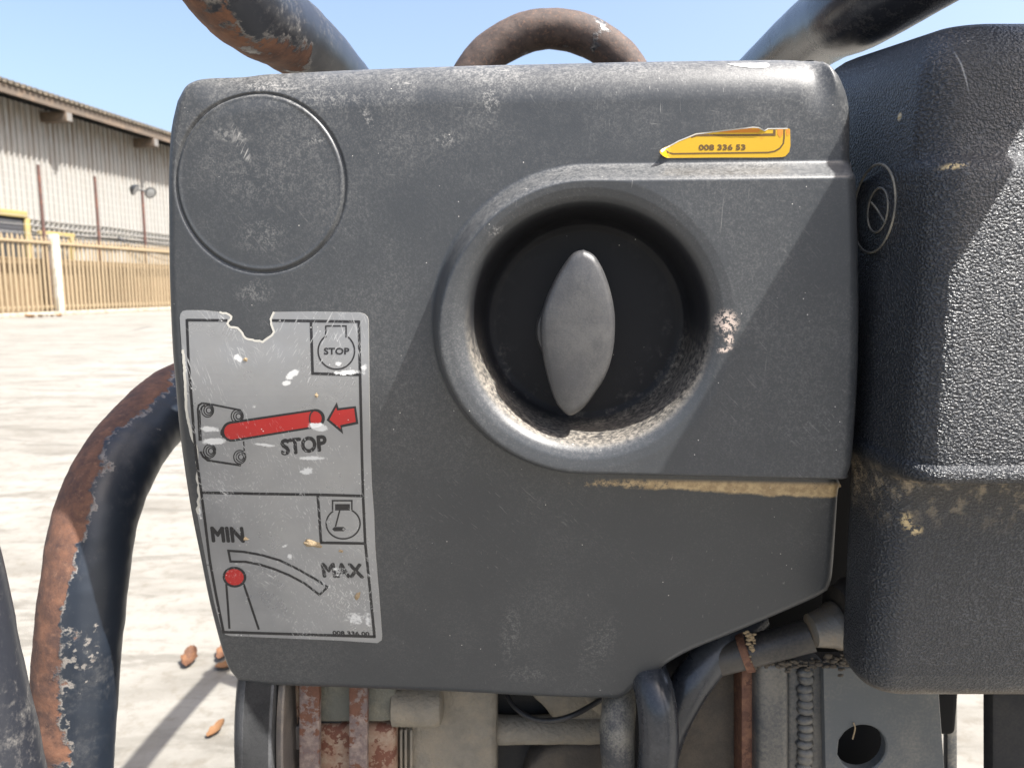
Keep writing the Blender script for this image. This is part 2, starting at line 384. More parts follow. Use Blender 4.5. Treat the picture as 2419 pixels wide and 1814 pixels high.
def mat_tube(name, grad=None, amount=0.5, scrape=0.4, scale=26, paint=(0.018, 0.020, 0.026), rust=((0.055, 0.028, 0.021), (0.17, 0.078, 0.042)), rough=0.36):
    """black gloss paint, chipped to rust; grad = (axis, from, to) leans the chipping to one side"""
    s = NT(name)
    n = s.noise(scale, 6, 0.62); f2 = s.noise(scale*9, 4, 0.7)
    m = s.add(s.mul(n, 0.85), s.mul(f2, 0.15))
    if grad: 
        for (ax, a, b, k) in grad:
            src = s.norm(ax-3) if ax >= 3 else s.sep(ax)
            m = s.add(m, s.math('SUBTRACT', s.ramp(src, a, b, 0, k), k/2))
    th = 0.75-amount*0.5
    rm = s.ramp(m, th, th+0.035)
    rim = s.mul(s.ramp(m, th-0.022, th-0.004), s.math('SUBTRACT', 1.0, rm))
    rc = s.mix(s.ramp(s.noise(scale*4, 6, 0.7), 0.3, 0.7), rust[0], rust[1])
    rc = s.mix(s.mul(s.ramp(s.noise(scale*15, 4, 0.7), 0.5, 0.75), 0.6), rc, (0.20, 0.105, 0.065))
    dn = s.ramp(s.add(s.mul(s.noise(scale*1.7, 5, 0.65, s.map(loc=(2, 7, 1))), 0.45), s.mul(s.noise(scale*16, 5, 0.8), 0.55)), 0.50, 0.72)
    pc = s.mix(s.mul(dn, scrape), paint, (0.30, 0.28, 0.25))
    pc = s.mix(s.mul(rim, s.mul(s.ramp(f2, 0.4, 0.6), 0.4)), pc, (0.42, 0.38, 0.33))
    c = s.mix(rm, pc, rc)
    h = s.add(s.mul(s.math('SUBTRACT', 1.0, rm), 1.0), s.mul(s.noise(scale*14, 4, 0.7), s.ramp(rm, 0, 1, 0.12, 0.8)))
    s.set(Base_Color=c, Roughness=s.add(s.add(s.mul(rm, 0.42), rough), s.mul(dn, 0.2), True), Normal=s.bump(h, 0.55, 0.0006), Specular_IOR_Level=0.5)
    return s.m

def mat_tank():
    s = NT('grained_black_tank_plastic')
    v = s.map(scale=(1, 1, 1.25))
    n1 = s.noise(880, 2, 0.5, v, 0.3); n2 = s.noise(1400, 2, 0.6)
    h = s.add(s.ramp(n1, 0.30, 0.70), s.mul(n2, 0.25))
    d = s.mul(s.ramp(s.noise(12, 5, 0.65), 0.42, 0.75), s.ramp(n1, 0.45, 0.72))
    d = s.add(s.mul(d, 0.22), s.mul(s.ramp(n1, 0.50, 0.72), 0.13))
    col = s.mix(d, (0.016, 0.018, 0.022), (0.30, 0.31, 0.32))
    spot = s.mul(s.ramp(s.voro(75), 0.16, 0.08), s.ramp(s.noise(22, 3), 0.60, 0.66))
    col = s.mix(spot, col, (0.55, 0.45, 0.28))
    for (p, rx, rz) in ((at(2158, 1240, -0.045), 0.0032, 0.006), (at(2278, 386, -0.066), 0.006, 0.0018), (at(2178, 1262, -0.045), 0.004, 0.003)):
        sp = s.mul(s.spot(p, rx, rz, 0.2, 0.8), s.ramp(s.noise(420, 3, 0.7), 0.46, 0.56)); col = s.mix(sp, col, (0.62, 0.47, 0.24))
    z = s.sep(2)
    low = s.mul(s.ramp(z, at(2200, 1180, -0.045).z-0.02, at(2200, 1150, -0.045).z), s.ramp(z, at(2200, 1120, -0.06).z, at(2200, 1150, -0.045).z))
    col = s.mix(s.mul(low, s.ramp(s.noise(130, 4, 0.7), 0.47, 0.66, 0.05, 0.55)), col, (0.45, 0.36, 0.24))
    bot = s.ramp(s.add(z, s.mul(s.noise(80, 4), 0.006)), at(2200, 1600, -0.03).z, at(2200, 1660, -0.03).z)
    col = s.mix(s.mul(bot, 0.45), col, (0.42, 0.33, 0.22))
    # pale scratch on the upper front
    col = s.mix(s.mul(s.spot((at(2262, 165, -0.056).x+0.004, 0, at(2262, 165, -0.056).z), 0.0005, 0.012, 0.30, 0.9), 0.5), col, (0.5, 0.5, 0.5))
    s.set(Base_Color=col, Roughness=0.33, Normal=s.bump(h, 0.80, 0.0007), Specular_IOR_Level=0.55)
    return s.m

def wear_nodes(s):
    """white scrapes and fine scratches on the silver sticker"""
    fine = s.add(s.mul(s.noise(520, 5, 0.8), 0.6), s.mul(s.noise(520, 4, 0.8, s.map(scale=(0.35, 1, 1))), 0.4))
    wv = None
    for (u, v, ru, rv, an, k) in ((495, 1013, 46, 16, 0, 1.0), (505, 1042, 60, 16, 0.05, 1.1), (752, 1008, 42, 20, -0.1, 1.15), (735, 1082, 70, 11, 0.02, .9),
                                  (725, 1112, 38, 20, 0.2, .85), (690, 885, 40, 16, 0.5, .95), (676, 905, 22, 14, 0.2, .95), (563, 845, 22, 20, -0.6, .8),
                                  (820, 880, 70, 14, 0.05, .8), (800, 859, 16, 12, 0, .8), (625, 1050, 60, 9, -0.1, .8), (860, 870, 18, 30, 0, .7),
                                  (468, 1200, 14, 60, 0.1, .75), (447, 1020, 12, 70, 0.1, .7), (437, 860, 10, 90, 0.02, .5), (685, 1315, 16, 20, 0, .7), (672, 1290, 30, 9, 0.5, .6),
                                  (565, 1332, 36, 9, -0.1, .5), (840, 1460, 75, 48, 0, .62), (800, 1350, 60, 60, 0, .45), (600, 960, 10, 10, 0, .6), (870, 1465, 26, 70, 0.1, .6)):
        t = s.ramp(s.add(s.mul(s.spot(P1(u, v), PX(ru), PX(rv), an, 0.95), 0.50*k), s.mul(fine, 1.05)), 0.72, 0.86)
        wv = t if wv is None else s.mx(wv, t)
    low = s.spot(P1(800, 1400), PX(130), PX(130), 0, 0.9)
    s1 = s.mul(s.streak(90, 1500, 0.28, 0.60, 0.67), s.add(s.mul(low, 0.9), s.mul(s.ramp(s.noise(30, 3), 0.5, 0.62), 0.55), True))
    s2 = s.mul(s.streak(90, 1400, -0.55, 0.61, 0.68), s.add(s.mul(low, 0.8), s.mul(s.ramp(s.noise(26, 3, 0.5, s.map(loc=(5, 5, 5))), 0.5, 0.62), 0.5), True))
    s3 = s.mul(s.streak(70, 1500, 0.9, 0.62, 0.69), s.ramp(s.noise(34, 3, 0.5, s.map(loc=(1, 5, 9))), 0.52, 0.62))
    speck = s.mul(s.ramp(s.voro(420), 0.16, 0.10), s.ramp(s.noise(90, 3), 0.55, 0.62))
    return s.mx(s.mx(wv, s.mul(speck, 0.7)), s.mx(s.mul(s1, 0.8), s.mx(s.mul(s2, 0.8), s.mul(s3, 0.7))))
def mat_print(name, col, rough=0.45, metal=0.0, white=0.75):
    s = NT(name); wv = wear_nodes(s)
    smudge = s.ramp(s.noise(38, 5, 0.65), 0.35, 0.7)
    c = s.mix(s.mul(smudge, 0.30), col, tuple(x*0.62+0.02 for x in col))
    c = s.mix(wv, c, (white, white, white*0.97))
    s.set(Base_Color=c, Roughness=s.add(s.mul(wv, 0.3), s.ramp(s.noise(60, 4), 0.3, 0.7, rough-0.08, rough+0.1), True), Metallic=s.mul(s.math('SUBTRACT', 1.0, wv), metal), Normal=s.bump(s.noise(130, 3), 0.05, 0.001))
    return s.m
def mat_flat(name, col, rough=0.5, col2=None, scale=80, lo=0.5, hi=0.6, bump=0.0):
    s = NT(name)
    c = col if col2 is None else s.mix(s.ramp(s.noise(scale, 4, 0.65), lo, hi), col, col2)
    s.set(Base_Color=c, Roughness=rough)
    if bump: s.set(Normal=s.bump(s.noise(scale*6, 3), bump, 0.001))
    return s.m
def mat_rustplate(name, base, amt, rust=(0.20, 0.065, 0.032), pale=(0.45, 0.40, 0.34), scale=60):
    s = NT(name)
    n = s.add(s.mul(s.noise(scale, 5, 0.65), 0.7), s.mul(s.noise(scale*5, 4, 0.7), 0.3))
    c = s.mix(s.ramp(s.noise(scale*1.6, 5, 0.7, s.map(loc=(1, 2, 3))), 0.4, 0.68), base, pale)
    rm = s.ramp(n, 0.62-amt*0.3, 0.66-amt*0.3)
    rc = s.mix(s.noise(scale*3, 5, 0.7), tuple(x*0.7 for x in rust), tuple(x*1.7 for x in rust))
    c = s.mix(rm, c, rc)
    s.set(Base_Color=c, Roughness=0.75, Normal=s.bump(s.add(s.noise(scale*8, 4, 0.7), s.mul(rm, -0.6)), 0.4, 0.0008))
    return s.m

M = {}
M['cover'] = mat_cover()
M['knob'] = mat_plain('worn_knob_plastic', (0.044, 0.044, 0.046), 0.36, 0, 0.05, 60, 0.12, 900, 0.09, (0.40, 0.38, 0.34), 0.0006)
M['tank'] = mat_tank()
M['silver'] = mat_print('silver_sticker_foil', (0.30, 0.305, 0.31), 0.34, 0.45, 0.60)
M['ink'] = mat_print('black_sticker_ink', (0.012, 0.012, 0.014), 0.45, 0, 0.80)
M['red'] = mat_print('red_sticker_ink', (0.420, 0.015, 0.013), 0.42, 0, 0.70)
M['torn'] = mat_flat('torn_paper_edge', (0.462, 0.445, 0.395), 0.8)
M['yellow'] = mat_flat('yellow_sticker_vinyl', (0.521, 0.311, 0.008), 0.42, (0.470, 0.235, 0.007), 60, 0.6, 0.7)
M['orange'] = mat_flat('scorched_orange_vinyl', (0.588, 0.210, 0.017), 0.5, (0.630, 0.319, 0.017), 150)
M['ybrown'] = mat_flat('dark_brown_ink', (0.10, 0.055, 0.012), 0.5)
M['white'] = mat_flat('white_film_remnant', (0.714, 0.714, 0.706), 0.5)
M['mud'] = mat_plain('dried_sandy_mud', (0.30, 0.225, 0.135), 0.95, 0, 0.35, 200, 0.6, 900, 0, bd=0.0008)
M['tube'] = mat_tube('chipped_black_frame_paint', [(3, 0.6, -0.7, 0.10), (5, 0.4, -0.9, 0.26)], 0.27, 0.50, 15)
M['tube_r'] = mat_tube('glossy_black_frame_paint', [(5, 0.9, -0.9, 0.05)], 0.08, 0.22, 22, rough=0.25)
M['tube_l'] = mat_tube('rusted_frame_paint', [(3, 0.75, -0.55, 0.40)], 0.64, 0.14, 20, (0.014, 0.019, 0.028), rust=((0.050, 0.027, 0.022), (0.155, 0.072, 0.042)), rough=0.40)
M['tube_e'] = mat_tube('rusted_eye_paint', [(5, 0.5, -0.6, 0.06)], 0.74, 0.3, 30, rust=((0.032, 0.022, 0.019), (0.075, 0.052, 0.042)))
M['hose'] = mat_plain('black_rubber_hose', (0.017, 0.020, 0.026), 0.28, 0, 0.3, 30, 0.08, 300, 0.16, (0.22, 0.22, 0.22))
M['rubber'] = mat_plain('matt_black_rubber', (0.018, 0.018, 0.020), 0.45, 0, 0.3, 30, 0.10, 300, 0.25, (0.20, 0.17, 0.13))
M['hose_d'] = mat_plain('dusty_rubber_hose', (0.035, 0.036, 0.038), 0.6, 0, 0.3, 40, 0.3, 500, 0.75, (0.30, 0.27, 0.21))
M['frame'] = mat_plain('dusty_blue_black_paint', (0.036, 0.041, 0.047), 0.40, 0, 0.3, 25, 0.12, 260, 0.45, (0.28, 0.245, 0.19))
M['plate'] = mat_plain('grey_bracket_paint', (0.075, 0.083, 0.088), 0.38, 0, 0.12, 30, 0.10, 300, 0.35, (0.33, 0.29, 0.23))
M['dark'] = mat_plain('dark_engine_shroud', (0.015, 0.015, 0.016), 0.75, 0, 0.3, 30, 0.2, 300, 0.25, (0.10, 0.085, 0.065))
M['void'] = mat_flat('shade_black_backing', (0.006, 0.006, 0.0065), 0.9)  # near-black colour stands for deep shade in the gap and the hole
M['dirty'] = mat_plain('dirt_caked_steel', (0.060, 0.050, 0.040), 0.85, 0, 0.4, 60, 0.6, 500, 0.6, (0.13, 0.105, 0.075))
M['cast'] = mat_plain('dusty_cast_aluminium', (0.20, 0.178, 0.142), 0.8, 0, 0.5, 90, 0.9, 420, 0.7, (0.28, 0.235, 0.17), 0.0016)
M['cast_g'] = mat_plain('grey_green_casting', (0.115, 0.115, 0.095), 0.72, 0, 0.4, 80, 0.5, 400, 0.6, (0.27, 0.24, 0.17), 0.0014)
M['alu'] = mat_plain('bare_aluminium_fitting', (0.17, 0.165, 0.155), 0.42, 0.4, 0.3, 60, 0.4, 500, 0.7, (0.26, 0.20, 0.13))
M['rust'] = mat_rustplate('red_rust_steel', (0.13, 0.058, 0.036), 0.35, (0.095, 0.042, 0.026), (0.23, 0.11, 0.06), 90)
M['rust_strap'] = mat_rustplate('purple_rust_strap', (0.13, 0.095, 0.088), 0.40, (0.105, 0.044, 0.025), (0.26, 0.20, 0.165), 85)
M['rust_spot'] = mat_rustplate('flaking_pink_paint', (0.25, 0.15, 0.10), 0.34, (0.115, 0.042, 0.024), (0.32, 0.24, 0.17), 85)
M['drum'] = mat_plain('ribbed_black_plastic', (0.030, 0.031, 0.033), 0.55, 0, 0.3, 40, 0.2, 500, 0.3, (0.18, 0.18, 0.18))
M['greyring'] = mat_plain('worn_grey_steel', (0.15, 0.135, 0.125), 0.5, 0.3, 0.3, 50, 0.3, 400, 0.4)

# ================================================================== GROUND
def mat_ground():
    s = NT('sunlit_concrete_yard')
    big = s.noise(0.35, 6, 0.62); mid = s.noise(2.2, 6, 0.65, s.map(scale=(0.55, 1.5, 1)), 0.5); fine = s.noise(22, 6, 0.7); grit = s.noise(160, 4, 0.7)
    c = s.mix(s.ramp(big, 0.3, 0.7), (0.181, 0.170, 0.146), (0.239, 0.227, 0.200))
    c = s.mix(s.mul(s.ramp(mid, 0.46, 0.66), 0.60), c, (0.105, 0.095, 0.077))
    c = s.mix(s.mul(s.ramp(fine, 0.48, 0.68), 0.50), c, (0.105, 0.089, 0.066))
    c = s.mix(s.mul(s.ramp(grit, 0.56, 0.70), 0.45), c, (0.143, 0.126, 0.101))
    c = s.mix(s.mul(s.ramp(s.noise(7, 5, 0.7, s.map(scale=(0.4, 1.6, 1), loc=(4, 4, 0))), 0.50, 0.64), 0.6), c, (0.088, 0.079, 0.064))
    ck = s.ramp(s.voro(0.42, s.map(loc=(0.3, 0.2, 0)), 'DISTANCE_TO_EDGE'), 0.0055, 0.002)
    c = s.mix(s.mul(ck, s.ramp(s.noise(1.3, 3), 0.42, 0.6, 0, 0.6)), c, (0.06, 0.055, 0.048))
    st = s.ramp(s.voro(3.1, s.map(loc=(3, 1, 0))), 0.085, 0.05)
    c = s.mix(s.mul(st, 0.4), c, (0.118, 0.109, 0.092))
    s.set(Base_Color=c, Roughness=0.9, Normal=s.bump(s.add(fine, s.mul(grit, 0.4)), 0.35, 0.006))
    return s.m
M['ground'] = mat_ground()
g = obj('ground', [(-300, -120, 0), (300, -120, 0), (300, 500, 0), (-300, 500, 0)], [(0, 1, 2, 3)], M['ground'], None, False)
g['kind'] = 'structure'

# ================================================================== WAREHOUSE
WD = Vector((0.18, 1.0, 0)).normalized(); WN = Vector((WD.y, -WD.x, 0))
WP = Vector((-19.2, 26.2, 0.0))
WROT = math.atan2(WD.y, WD.x)
s = NT('weathered_white_cladding')
n = s.noise(0.9, 5, 0.6, s.map(scale=(1, 1, 0.25))); rs = s.noise(3.0, 5, 0.65, s.map(scale=(1.6, 1, 0.12)))
zz = s.sep(2)
c = s.mix(n, (0.267, 0.258, 0.237), (0.335, 0.327, 0.305))
c = s.mix(s.mul(s.ramp(rs, 0.46, 0.70), s.ramp(s.add(zz, s.mul(n, 2.5)), 5.6, 8.4, 0.10, 0.75)), c, (0.172, 0.116, 0.069))
s.set(Base_Color=c, Roughness=0.55, Metallic=0.0); M['clad'] = s.m
M['roofm'] = mat_flat('brown_grey_roof_sheet', (0.134, 0.113, 0.084), 0.6, (0.185, 0.151, 0.109), 2)
M['beam'] = mat_flat('rusty_brown_eave_steel', (0.109, 0.084, 0.063), 0.7, (0.151, 0.109, 0.076), 3)
M['ypaint'] = mat_flat('faded_yellow_paint', (0.32, 0.245, 0.09), 0.6, (0.27, 0.21, 0.10), 3)
M['door'] = mat_flat('dark_bay_interior', (0.02, 0.021, 0.022), 0.7)
M['slat'] = mat_flat('dark_grey_shutter_slat', (0.07, 0.07, 0.075), 0.5)
M['pipe'] = mat_flat('grey_wall_pipe', (0.160, 0.151, 0.139), 0.6, (0.218, 0.202, 0.176), 3)
M['postb'] = mat_flat('brown_rusted_post_paint', (0.085, 0.045, 0.036), 0.6, (0.14, 0.06, 0.04), 4)
M['wire'] = mat_flat('dull_galvanised_wire', (0.33, 0.32, 0.29), 0.5)
M['pale'] = mat_flat('sandy_tan_fence_paint', (0.285, 0.22, 0.135), 0.7, (0.24, 0.155, 0.085), 5, 0.55, 0.68)
M['whitepost'] = mat_flat('white_post_paint', (0.504, 0.491, 0.445), 0.5, (0.403, 0.370, 0.302), 4)
M['kerb'] = mat_flat('pale_kerb_concrete', (0.336, 0.302, 0.244), 0.9, (0.260, 0.223, 0.164), 5)
M['block'] = mat_flat('tan_block_wall', (0.193, 0.134, 0.076), 0.9, (0.151, 0.101, 0.055), 6, 0.45, 0.65, 0.3)  # base colour darkened for the shade behind the pales
M['lamp'] = mat_flat('dark_lamp_housing', (0.03, 0.032, 0.033), 0.4)
M['lens'] = mat_flat('lamp_glass', (0.35, 0.36, 0.36), 0.12)

wh = thing('warehouse', WP, 'long corrugated white warehouse with overhanging brown roof, behind the fence', 'building', rz=WROT)
def wl(o):      # parts authored in the wall's own frame: x along, -y outward, z up
    o.parent = wh; o.matrix_parent_inverse = Matrix.Identity(4); return o
EAVE_OUT = 1.25
ze = hit(0, 168, WP+WN*EAVE_OUT, WN).z; ze2 = hit(400, 326, WP+WN*EAVE_OUT, WN).z
ZE = (ze+ze2)/2
# one corrugated sheet, shared
def sheet_mesh(name, width, height, ribs, depth, mat, flat=0.45):
    V, Fs = [], []
    prof = []
    p = width/ribs
    for r in range(ribs):
        x = r*p
        prof += [(x, 0), (x+p*flat, 0), (x+p*(flat+0.14), -depth), (x+p*0.86, -depth)]
    prof.append((width, 0)); prof.append((width+0.03, -0.002))
    for x, y in prof: V += [(x, y, 0), (x, y, height)]
    for i in range(len(prof)-1): Fs.append((2*i, 2*i+2, 2*i+3, 2*i+1))
    me = bpy.data.meshes.new(name); me.from_pydata(V, [], Fs); me.materials.append(mat); me.update(); return me
me = sheet_mesh('cladding_sheet', 1.04, ZE-0.30, 4, 0.085, M['clad'])
for i in range(-14, 52):
    o = bpy.data.objects.new('cladding_sheet', me); COL.objects.link(o)
    o.location = (i*1.04, -0.002*(i % 2), 0.02); wl(o)
# roof sheets lie on the slope rising away from the eave; ribs show along the edge
RS = math.radians(9)
me = bpy.data.meshes.new('roof_sheet'); V, Fs = [], []
prof = []
for r in range(4):
    x = r*0.26; prof += [(x, 0), (x+0.17, 0), (x+0.195, 0.12), (x+0.235, 0.12)]
prof.append((1.04, 0))
for k in (0, 1):
    for x, z in prof:
        for q in (0, 1): V.append((x, -EAVE_OUT + q*11.0, z + q*11.0*math.tan(RS) - 0.03*k))
m = len(prof)
for k in (0, 1):
    for i in range(m-1):
        b = k*2*m+2*i; Fs.append((b, b+2, b+3, b+1))
for i in range(m-1): Fs.append((2*i, 2*i+2, 2*m+2*i+2, 2*m+2*i))
me.from_pydata(V, [], Fs); me.materials.append(M['roofm']); me.update()
for i in range(-14, 52):
    o = bpy.data.objects.new('roof_sheet', me); COL.objects.link(o); o.location = (i*1.04, 0, ZE-0.06); wl(o)
wl(from_bm('eave_beam', box_bm(-14.5, 54, -EAVE_OUT+0.10, -EAVE_OUT+0.24, ZE-0.42, ZE-0.11), M['beam']))
# rafters that carry the overhang
def along(u, off):      # x along the wall where a photo column meets the wall pushed out by off
    p = hit(u, 680, WP+WN*off, WN); return (p-WP).dot(WD)
xs0, xs1 = along(193, 1.15), along(389, 1.15)
for k in range(-1, 6):
    x = xs0+(xs1-xs0)*k
    wl(from_bm('rafter_end', box_bm(x-0.16, x+0.16, -1.16, 0.4, ZE-0.80, ZE-0.43, 0.01), M['beam']))
    wl(from_bm('lit_rafter_face', box_bm(x-0.13, x+0.13, -1.172, -1.162, ZE-0.77, ZE-0.47), M['pipe']))  # paler sheet paints the light on the rafter's end
# wall behind the sheets, closed building
wl(from_bm('wall_lining', box_bm(-14.5, 54, 0.08, 14, 0.0, ZE-0.32), M['door']))
# loading bay with yellow frame
zb = hit(20, 512, WP, WN).z; xb = along(66, 0.06)
wl(from_bm('bay_opening', box_bm(xb-6.0, xb, -0.10, -0.075, 0.0, zb), M['door']))
for k in range(7):
    wl(from_bm('shutter_slat', box_bm(xb-5.98, xb-0.08, -0.135, -0.103, zb-0.12-0.115*k-0.09, zb-0.12-0.115*k, 0.01), M['slat']))
wl(from_bm('bay_lintel', box_bm(xb-6.1, xb+0.10, -0.22, -0.06, zb+0.003, zb+0.24, 0.01), M['ypaint']))
wl(from_bm('bay_jamb', box_bm(xb+0.002, xb+0.22, -0.20, -0.06, 0, zb, 0.01), M['ypaint']))
wl(from_bm('guard_rail', box_bm(xb+0.225, xb+2.0, -0.60, -0.46, zb-0.62, zb-0.46, 0.01), M['ypaint']))
wl(from_bm('guard_post', box_bm(xb+1.75, xb+1.92, -0.62, -0.48, 0, zb-0.625, 0.01), M['ypaint']))
for zc, r, dy in ((zb-0.02, 0.035, 0.12), (zb-0.26, 0.05, 0.14), (zb-0.46, 0.05, 0.14), (zb-0.74, 0.06, 0.16)):
    pts = [(xb+0.3+q*2.2, -dy, zc+0.03*math.sin(q*2.1+zc)) for q in range(20)]
    wl(tube('wall_pipe', pts, r, M['pipe'], None, 8, 3))
pts = [(xb+5+q*0.5, -0.25, zb-0.42-0.9*(1-((q-8)/8.0)**2)) for q in range(17)]
wl(tube('drooping_cable', pts, 0.04, M['slat'], None, 8, 2))

# ================================================================== FENCE, WALL, POSTS
FP = ground_at(0, 751); FP.z = 0
fence = thing('palisade_fence', FP, 'tan steel palisade fence with pointed pales and one white post', 'fence', rz=WROT)
def fl(o):
    o.parent = fence; o.matrix_parent_inverse = Matrix.Identity(4); return o
def falong(u, off=0.0):
    p = hit(u, 680, FP+WN*off, WN); return (p-FP).dot(WD)
HF = hit(0, 548, FP, WN).z; HR = hit(0, 566, FP, WN).z
bm = prism_bm([(-0.035, 0.14), (0.035, 0.14), (0.035, HF-0.10), (0, HF), (-0.035, HF-0.10)], -0.018, 0.018, 0.004, 1)
pm = bpy.data.meshes.new('pale'); bmesh.ops.recalc_face_normals(bm, faces=bm.faces); bm.to_mesh(pm); bm.free(); pm.materials.append(M['pale'])
xw = falong(134)
pitch = 0.178
for k in range(-40, 110):
    x = xw+0.5*pitch+k*pitch
    o = bpy.data.objects.new('pale', pm); COL.objects.link(o); o.location = (x, 0, random.uniform(-0.012, 0.012)); o.rotation_euler = (0, random.uniform(-0.008, 0.008), random.uniform(-0.15, 0.15)); fl(o)
for (z0, z1) in ((HR-0.06, HR+0.05), (0.24, 0.31)):
    fl(from_bm('rail', box_bm(xw-8, xw-0.13, 0.022, 0.07, z0, z1, 0.004), M['pale']))
    fl(from_bm('rail', box_bm(xw+0.13, xw+20, 0.022, 0.07, z0, z1, 0.004), M['pale']))
fl(from_bm('rail_cap', box_bm(xw-8, xw-0.13, -0.07, -0.021, HR-0.03, HR+0.05, 0.004), M['pale']))
fl(from_bm('rail_cap', box_bm(xw+0.13, xw+20, -0.07, -0.021, HR-0.03, HR+0.05, 0.004), M['pale']))
fl(from_bm('white_post', box_bm(xw-0.105, xw+0.105, -0.13, 0.08, 0.0, HF+0.06, 0.012), M['whitepost']))
fl(from_bm('post', box_bm(xw-0.20, xw-0.108, 0.075, 0.16, 0.0, HF-0.05, 0.006), M['postb']))
kb = from_bm('kerb', box_bm(xw-8, xw+20, -0.32, -0.135, 0.0, 0.13, 0.012), M['kerb']); fl(kb)
bw = thing('block_wall', FP-WN*0.55, 'low tan block wall standing right behind the palisade fence', 'wall', rz=WROT)
o = from_bm('wall_body', box_bm(xw-8, xw+20, -0.08, 0.10, 0, HF*0.70), M['block']); o.parent = bw; o.matrix_parent_inverse = Matrix.Identity(4)
o = from_bm('coping', box_bm(xw-8, xw+20, -0.10, 0.12, HF*0.70+0.002, HF*0.70+0.06, 0.01), M['block']); o.parent = bw; o.matrix_parent_inverse = Matrix.Identity(4)

WO = -1.0
wf = thing('wire_fence', FP+WN*WO, 'tall wire fence on thin brown steel posts rising above the palisade fence', 'fence', rz=WROT)
ztop = [hit(110, 388, FP+WN*WO, WN).z, hit(238, 425, FP+WN*WO, WN).z]
px_posts = [falong(113, WO), falong(242, WO), falong(350, WO)]
zt = sum(ztop)/2
for k, x in enumerate([px_posts[0]-(px_posts[1]-px_posts[0]), px_posts[0], px_posts[1], px_posts[2]+(px_posts[2]-px_posts[1])]):
    o = tube('post', [(x, 0, 0), (x+0.01, 0, zt*0.5), (x, 0, zt)], 0.052, M['postb'], None, 10, 2); o.parent = wf; o.matrix_parent_inverse = Matrix.Identity(4)
for k in range(9):
    z = zt-0.1-k*0.26
    o = tube('wire', [(px_posts[0]-6+q*2, 0.04, z-0.03*math.sin(q*1.7)) for q in range(12)], 0.007, M['wire'], None, 6, 2); o.parent = wf; o.matrix_parent_inverse = Matrix.Identity(4)
LP = FP+WN*WO+WD*px_posts[2]
lp = thing('floodlight_post', LP, 'brown post topped by a floodlight on each side, near the warehouse wall', 'lamp post', rz=WROT)
zl = hit(349, 452, LP, WN).z
def ll(o): o.parent = lp; o.matrix_parent_inverse = Matrix.Identity(4); return o
ll(tube('post', [(0, 0, 0), (0, 0, zl*0.5), (0, 0, zl)], 0.055, M['postb'], None, 10, 2))
ll(tube('cross_arm', [(-0.45, 0, zl-0.03), (0, -0.06, zl-0.03), (0.35, 0, zl-0.03)], 0.025, M['lamp'], None, 8, 3))
for sx, an in ((-0.52, 0.5), (0.40, -0.7)):
    fo = ll(lathe('floodlight', [(-0.12, 0.05), (-0.10, 0.10), (0.0, 0.19), (0.07, 0.225), (0.085, 0.225), (0.09, 0.19)], (sx, -0.02, zl-0.02), (math.sin(an)*0.5, -0.7, -0.45), M['lamp'], None, 20))
    ax = Vector((math.sin(an)*0.5, -0.7, -0.45)).normalized()
    le = lathe('lamp_glass', [(0.088, 0.19), (0.098, 0.12), (0.101, 0.01)], (sx, -0.02, zl-0.02), ax, M['lens'], None, 20); ll(le)

# ================================================================== MACHINE
MC = thing('construction_machine', (0.0, 0.35, 0.0), 'black construction machine with dusty plastic engine cover, stickers and rusty tubular frame', 'machine')

# ---- cover shell
RING = np.concatenate([resample(tops, 420)[:-1], resample(rights, 380)[:-1], resample(bots, 460)[::-1][:-1], resample(lefts, 380)[::-1][:-1]])
NA, NR = len(RING), 330
rho = 1-(1-np.linspace(0, 1, NR))**1.22; rho[0] = 0.002
ctr = np.array([KA, KB])
A = ctr[0]+rho[:, None]*(RING[None, :, 0]-ctr[0]); B = ctr[1]+rho[:, None]*(RING[None, :, 1]-ctr[1])
Cc = H(A, B)
VV = place(A, B, Cc).reshape(-1, 3)
I = np.arange(NR*NA).reshape(NR, NA); J = np.roll(I, -1, axis=1)
Q = np.stack([I[:-1], I[1:], J[1:], J[:-1]], -1).reshape(-1, 4)
loop = I[-1]; nb = NA; rows = [loop]; extra = []; base_n = NR*NA
la, lb, lc = A[-1], B[-1], Cc[-1]
cen = np.array([la.mean(), lb.mean()])
for k, (dc, sc) in enumerate(((-1.2, 1.0), (-14, 0.999), (-40, 0.995), (-70, 0.99))):
    extra.append(place(cen[0]+(la-cen[0])*sc, cen[1]+(lb-cen[1])*sc, lc+dc)); rows.append(base_n+k*nb+np.arange(nb))
extra.append(place(cen[0]+(la-cen[0])*0.965, cen[1]+(lb-cen[1])*0.965, lc-70)); rows.append(base_n+4*nb+np.arange(nb))
Q2 = [np.stack([r0, r1, np.roll(r1, -1), np.roll(r0, -1)], -1) for r0, r1 in zip(rows[:-1], rows[1:])]
Vall = np.concatenate([VV]+extra); Qall = np.concatenate([Q]+Q2)[:, ::-1]
me = bpy.data.meshes.new('filter_cover')
me.vertices.add(len(Vall)); me.vertices.foreach_set('co', Vall.astype(np.float32).ravel())
me.loops.add(Qall.size); me.loops.foreach_set('vertex_index', Qall.astype(np.int32).ravel())
me.polygons.add(len(Qall)); me.polygons.foreach_set('loop_start', np.arange(0, Qall.size, 4, dtype=np.int32))
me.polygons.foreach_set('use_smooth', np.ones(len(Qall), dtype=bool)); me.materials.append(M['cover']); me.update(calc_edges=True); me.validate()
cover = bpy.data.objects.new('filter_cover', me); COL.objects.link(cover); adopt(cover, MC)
cover['label'] = 'dusty scratched black plastic engine cover with round recess'

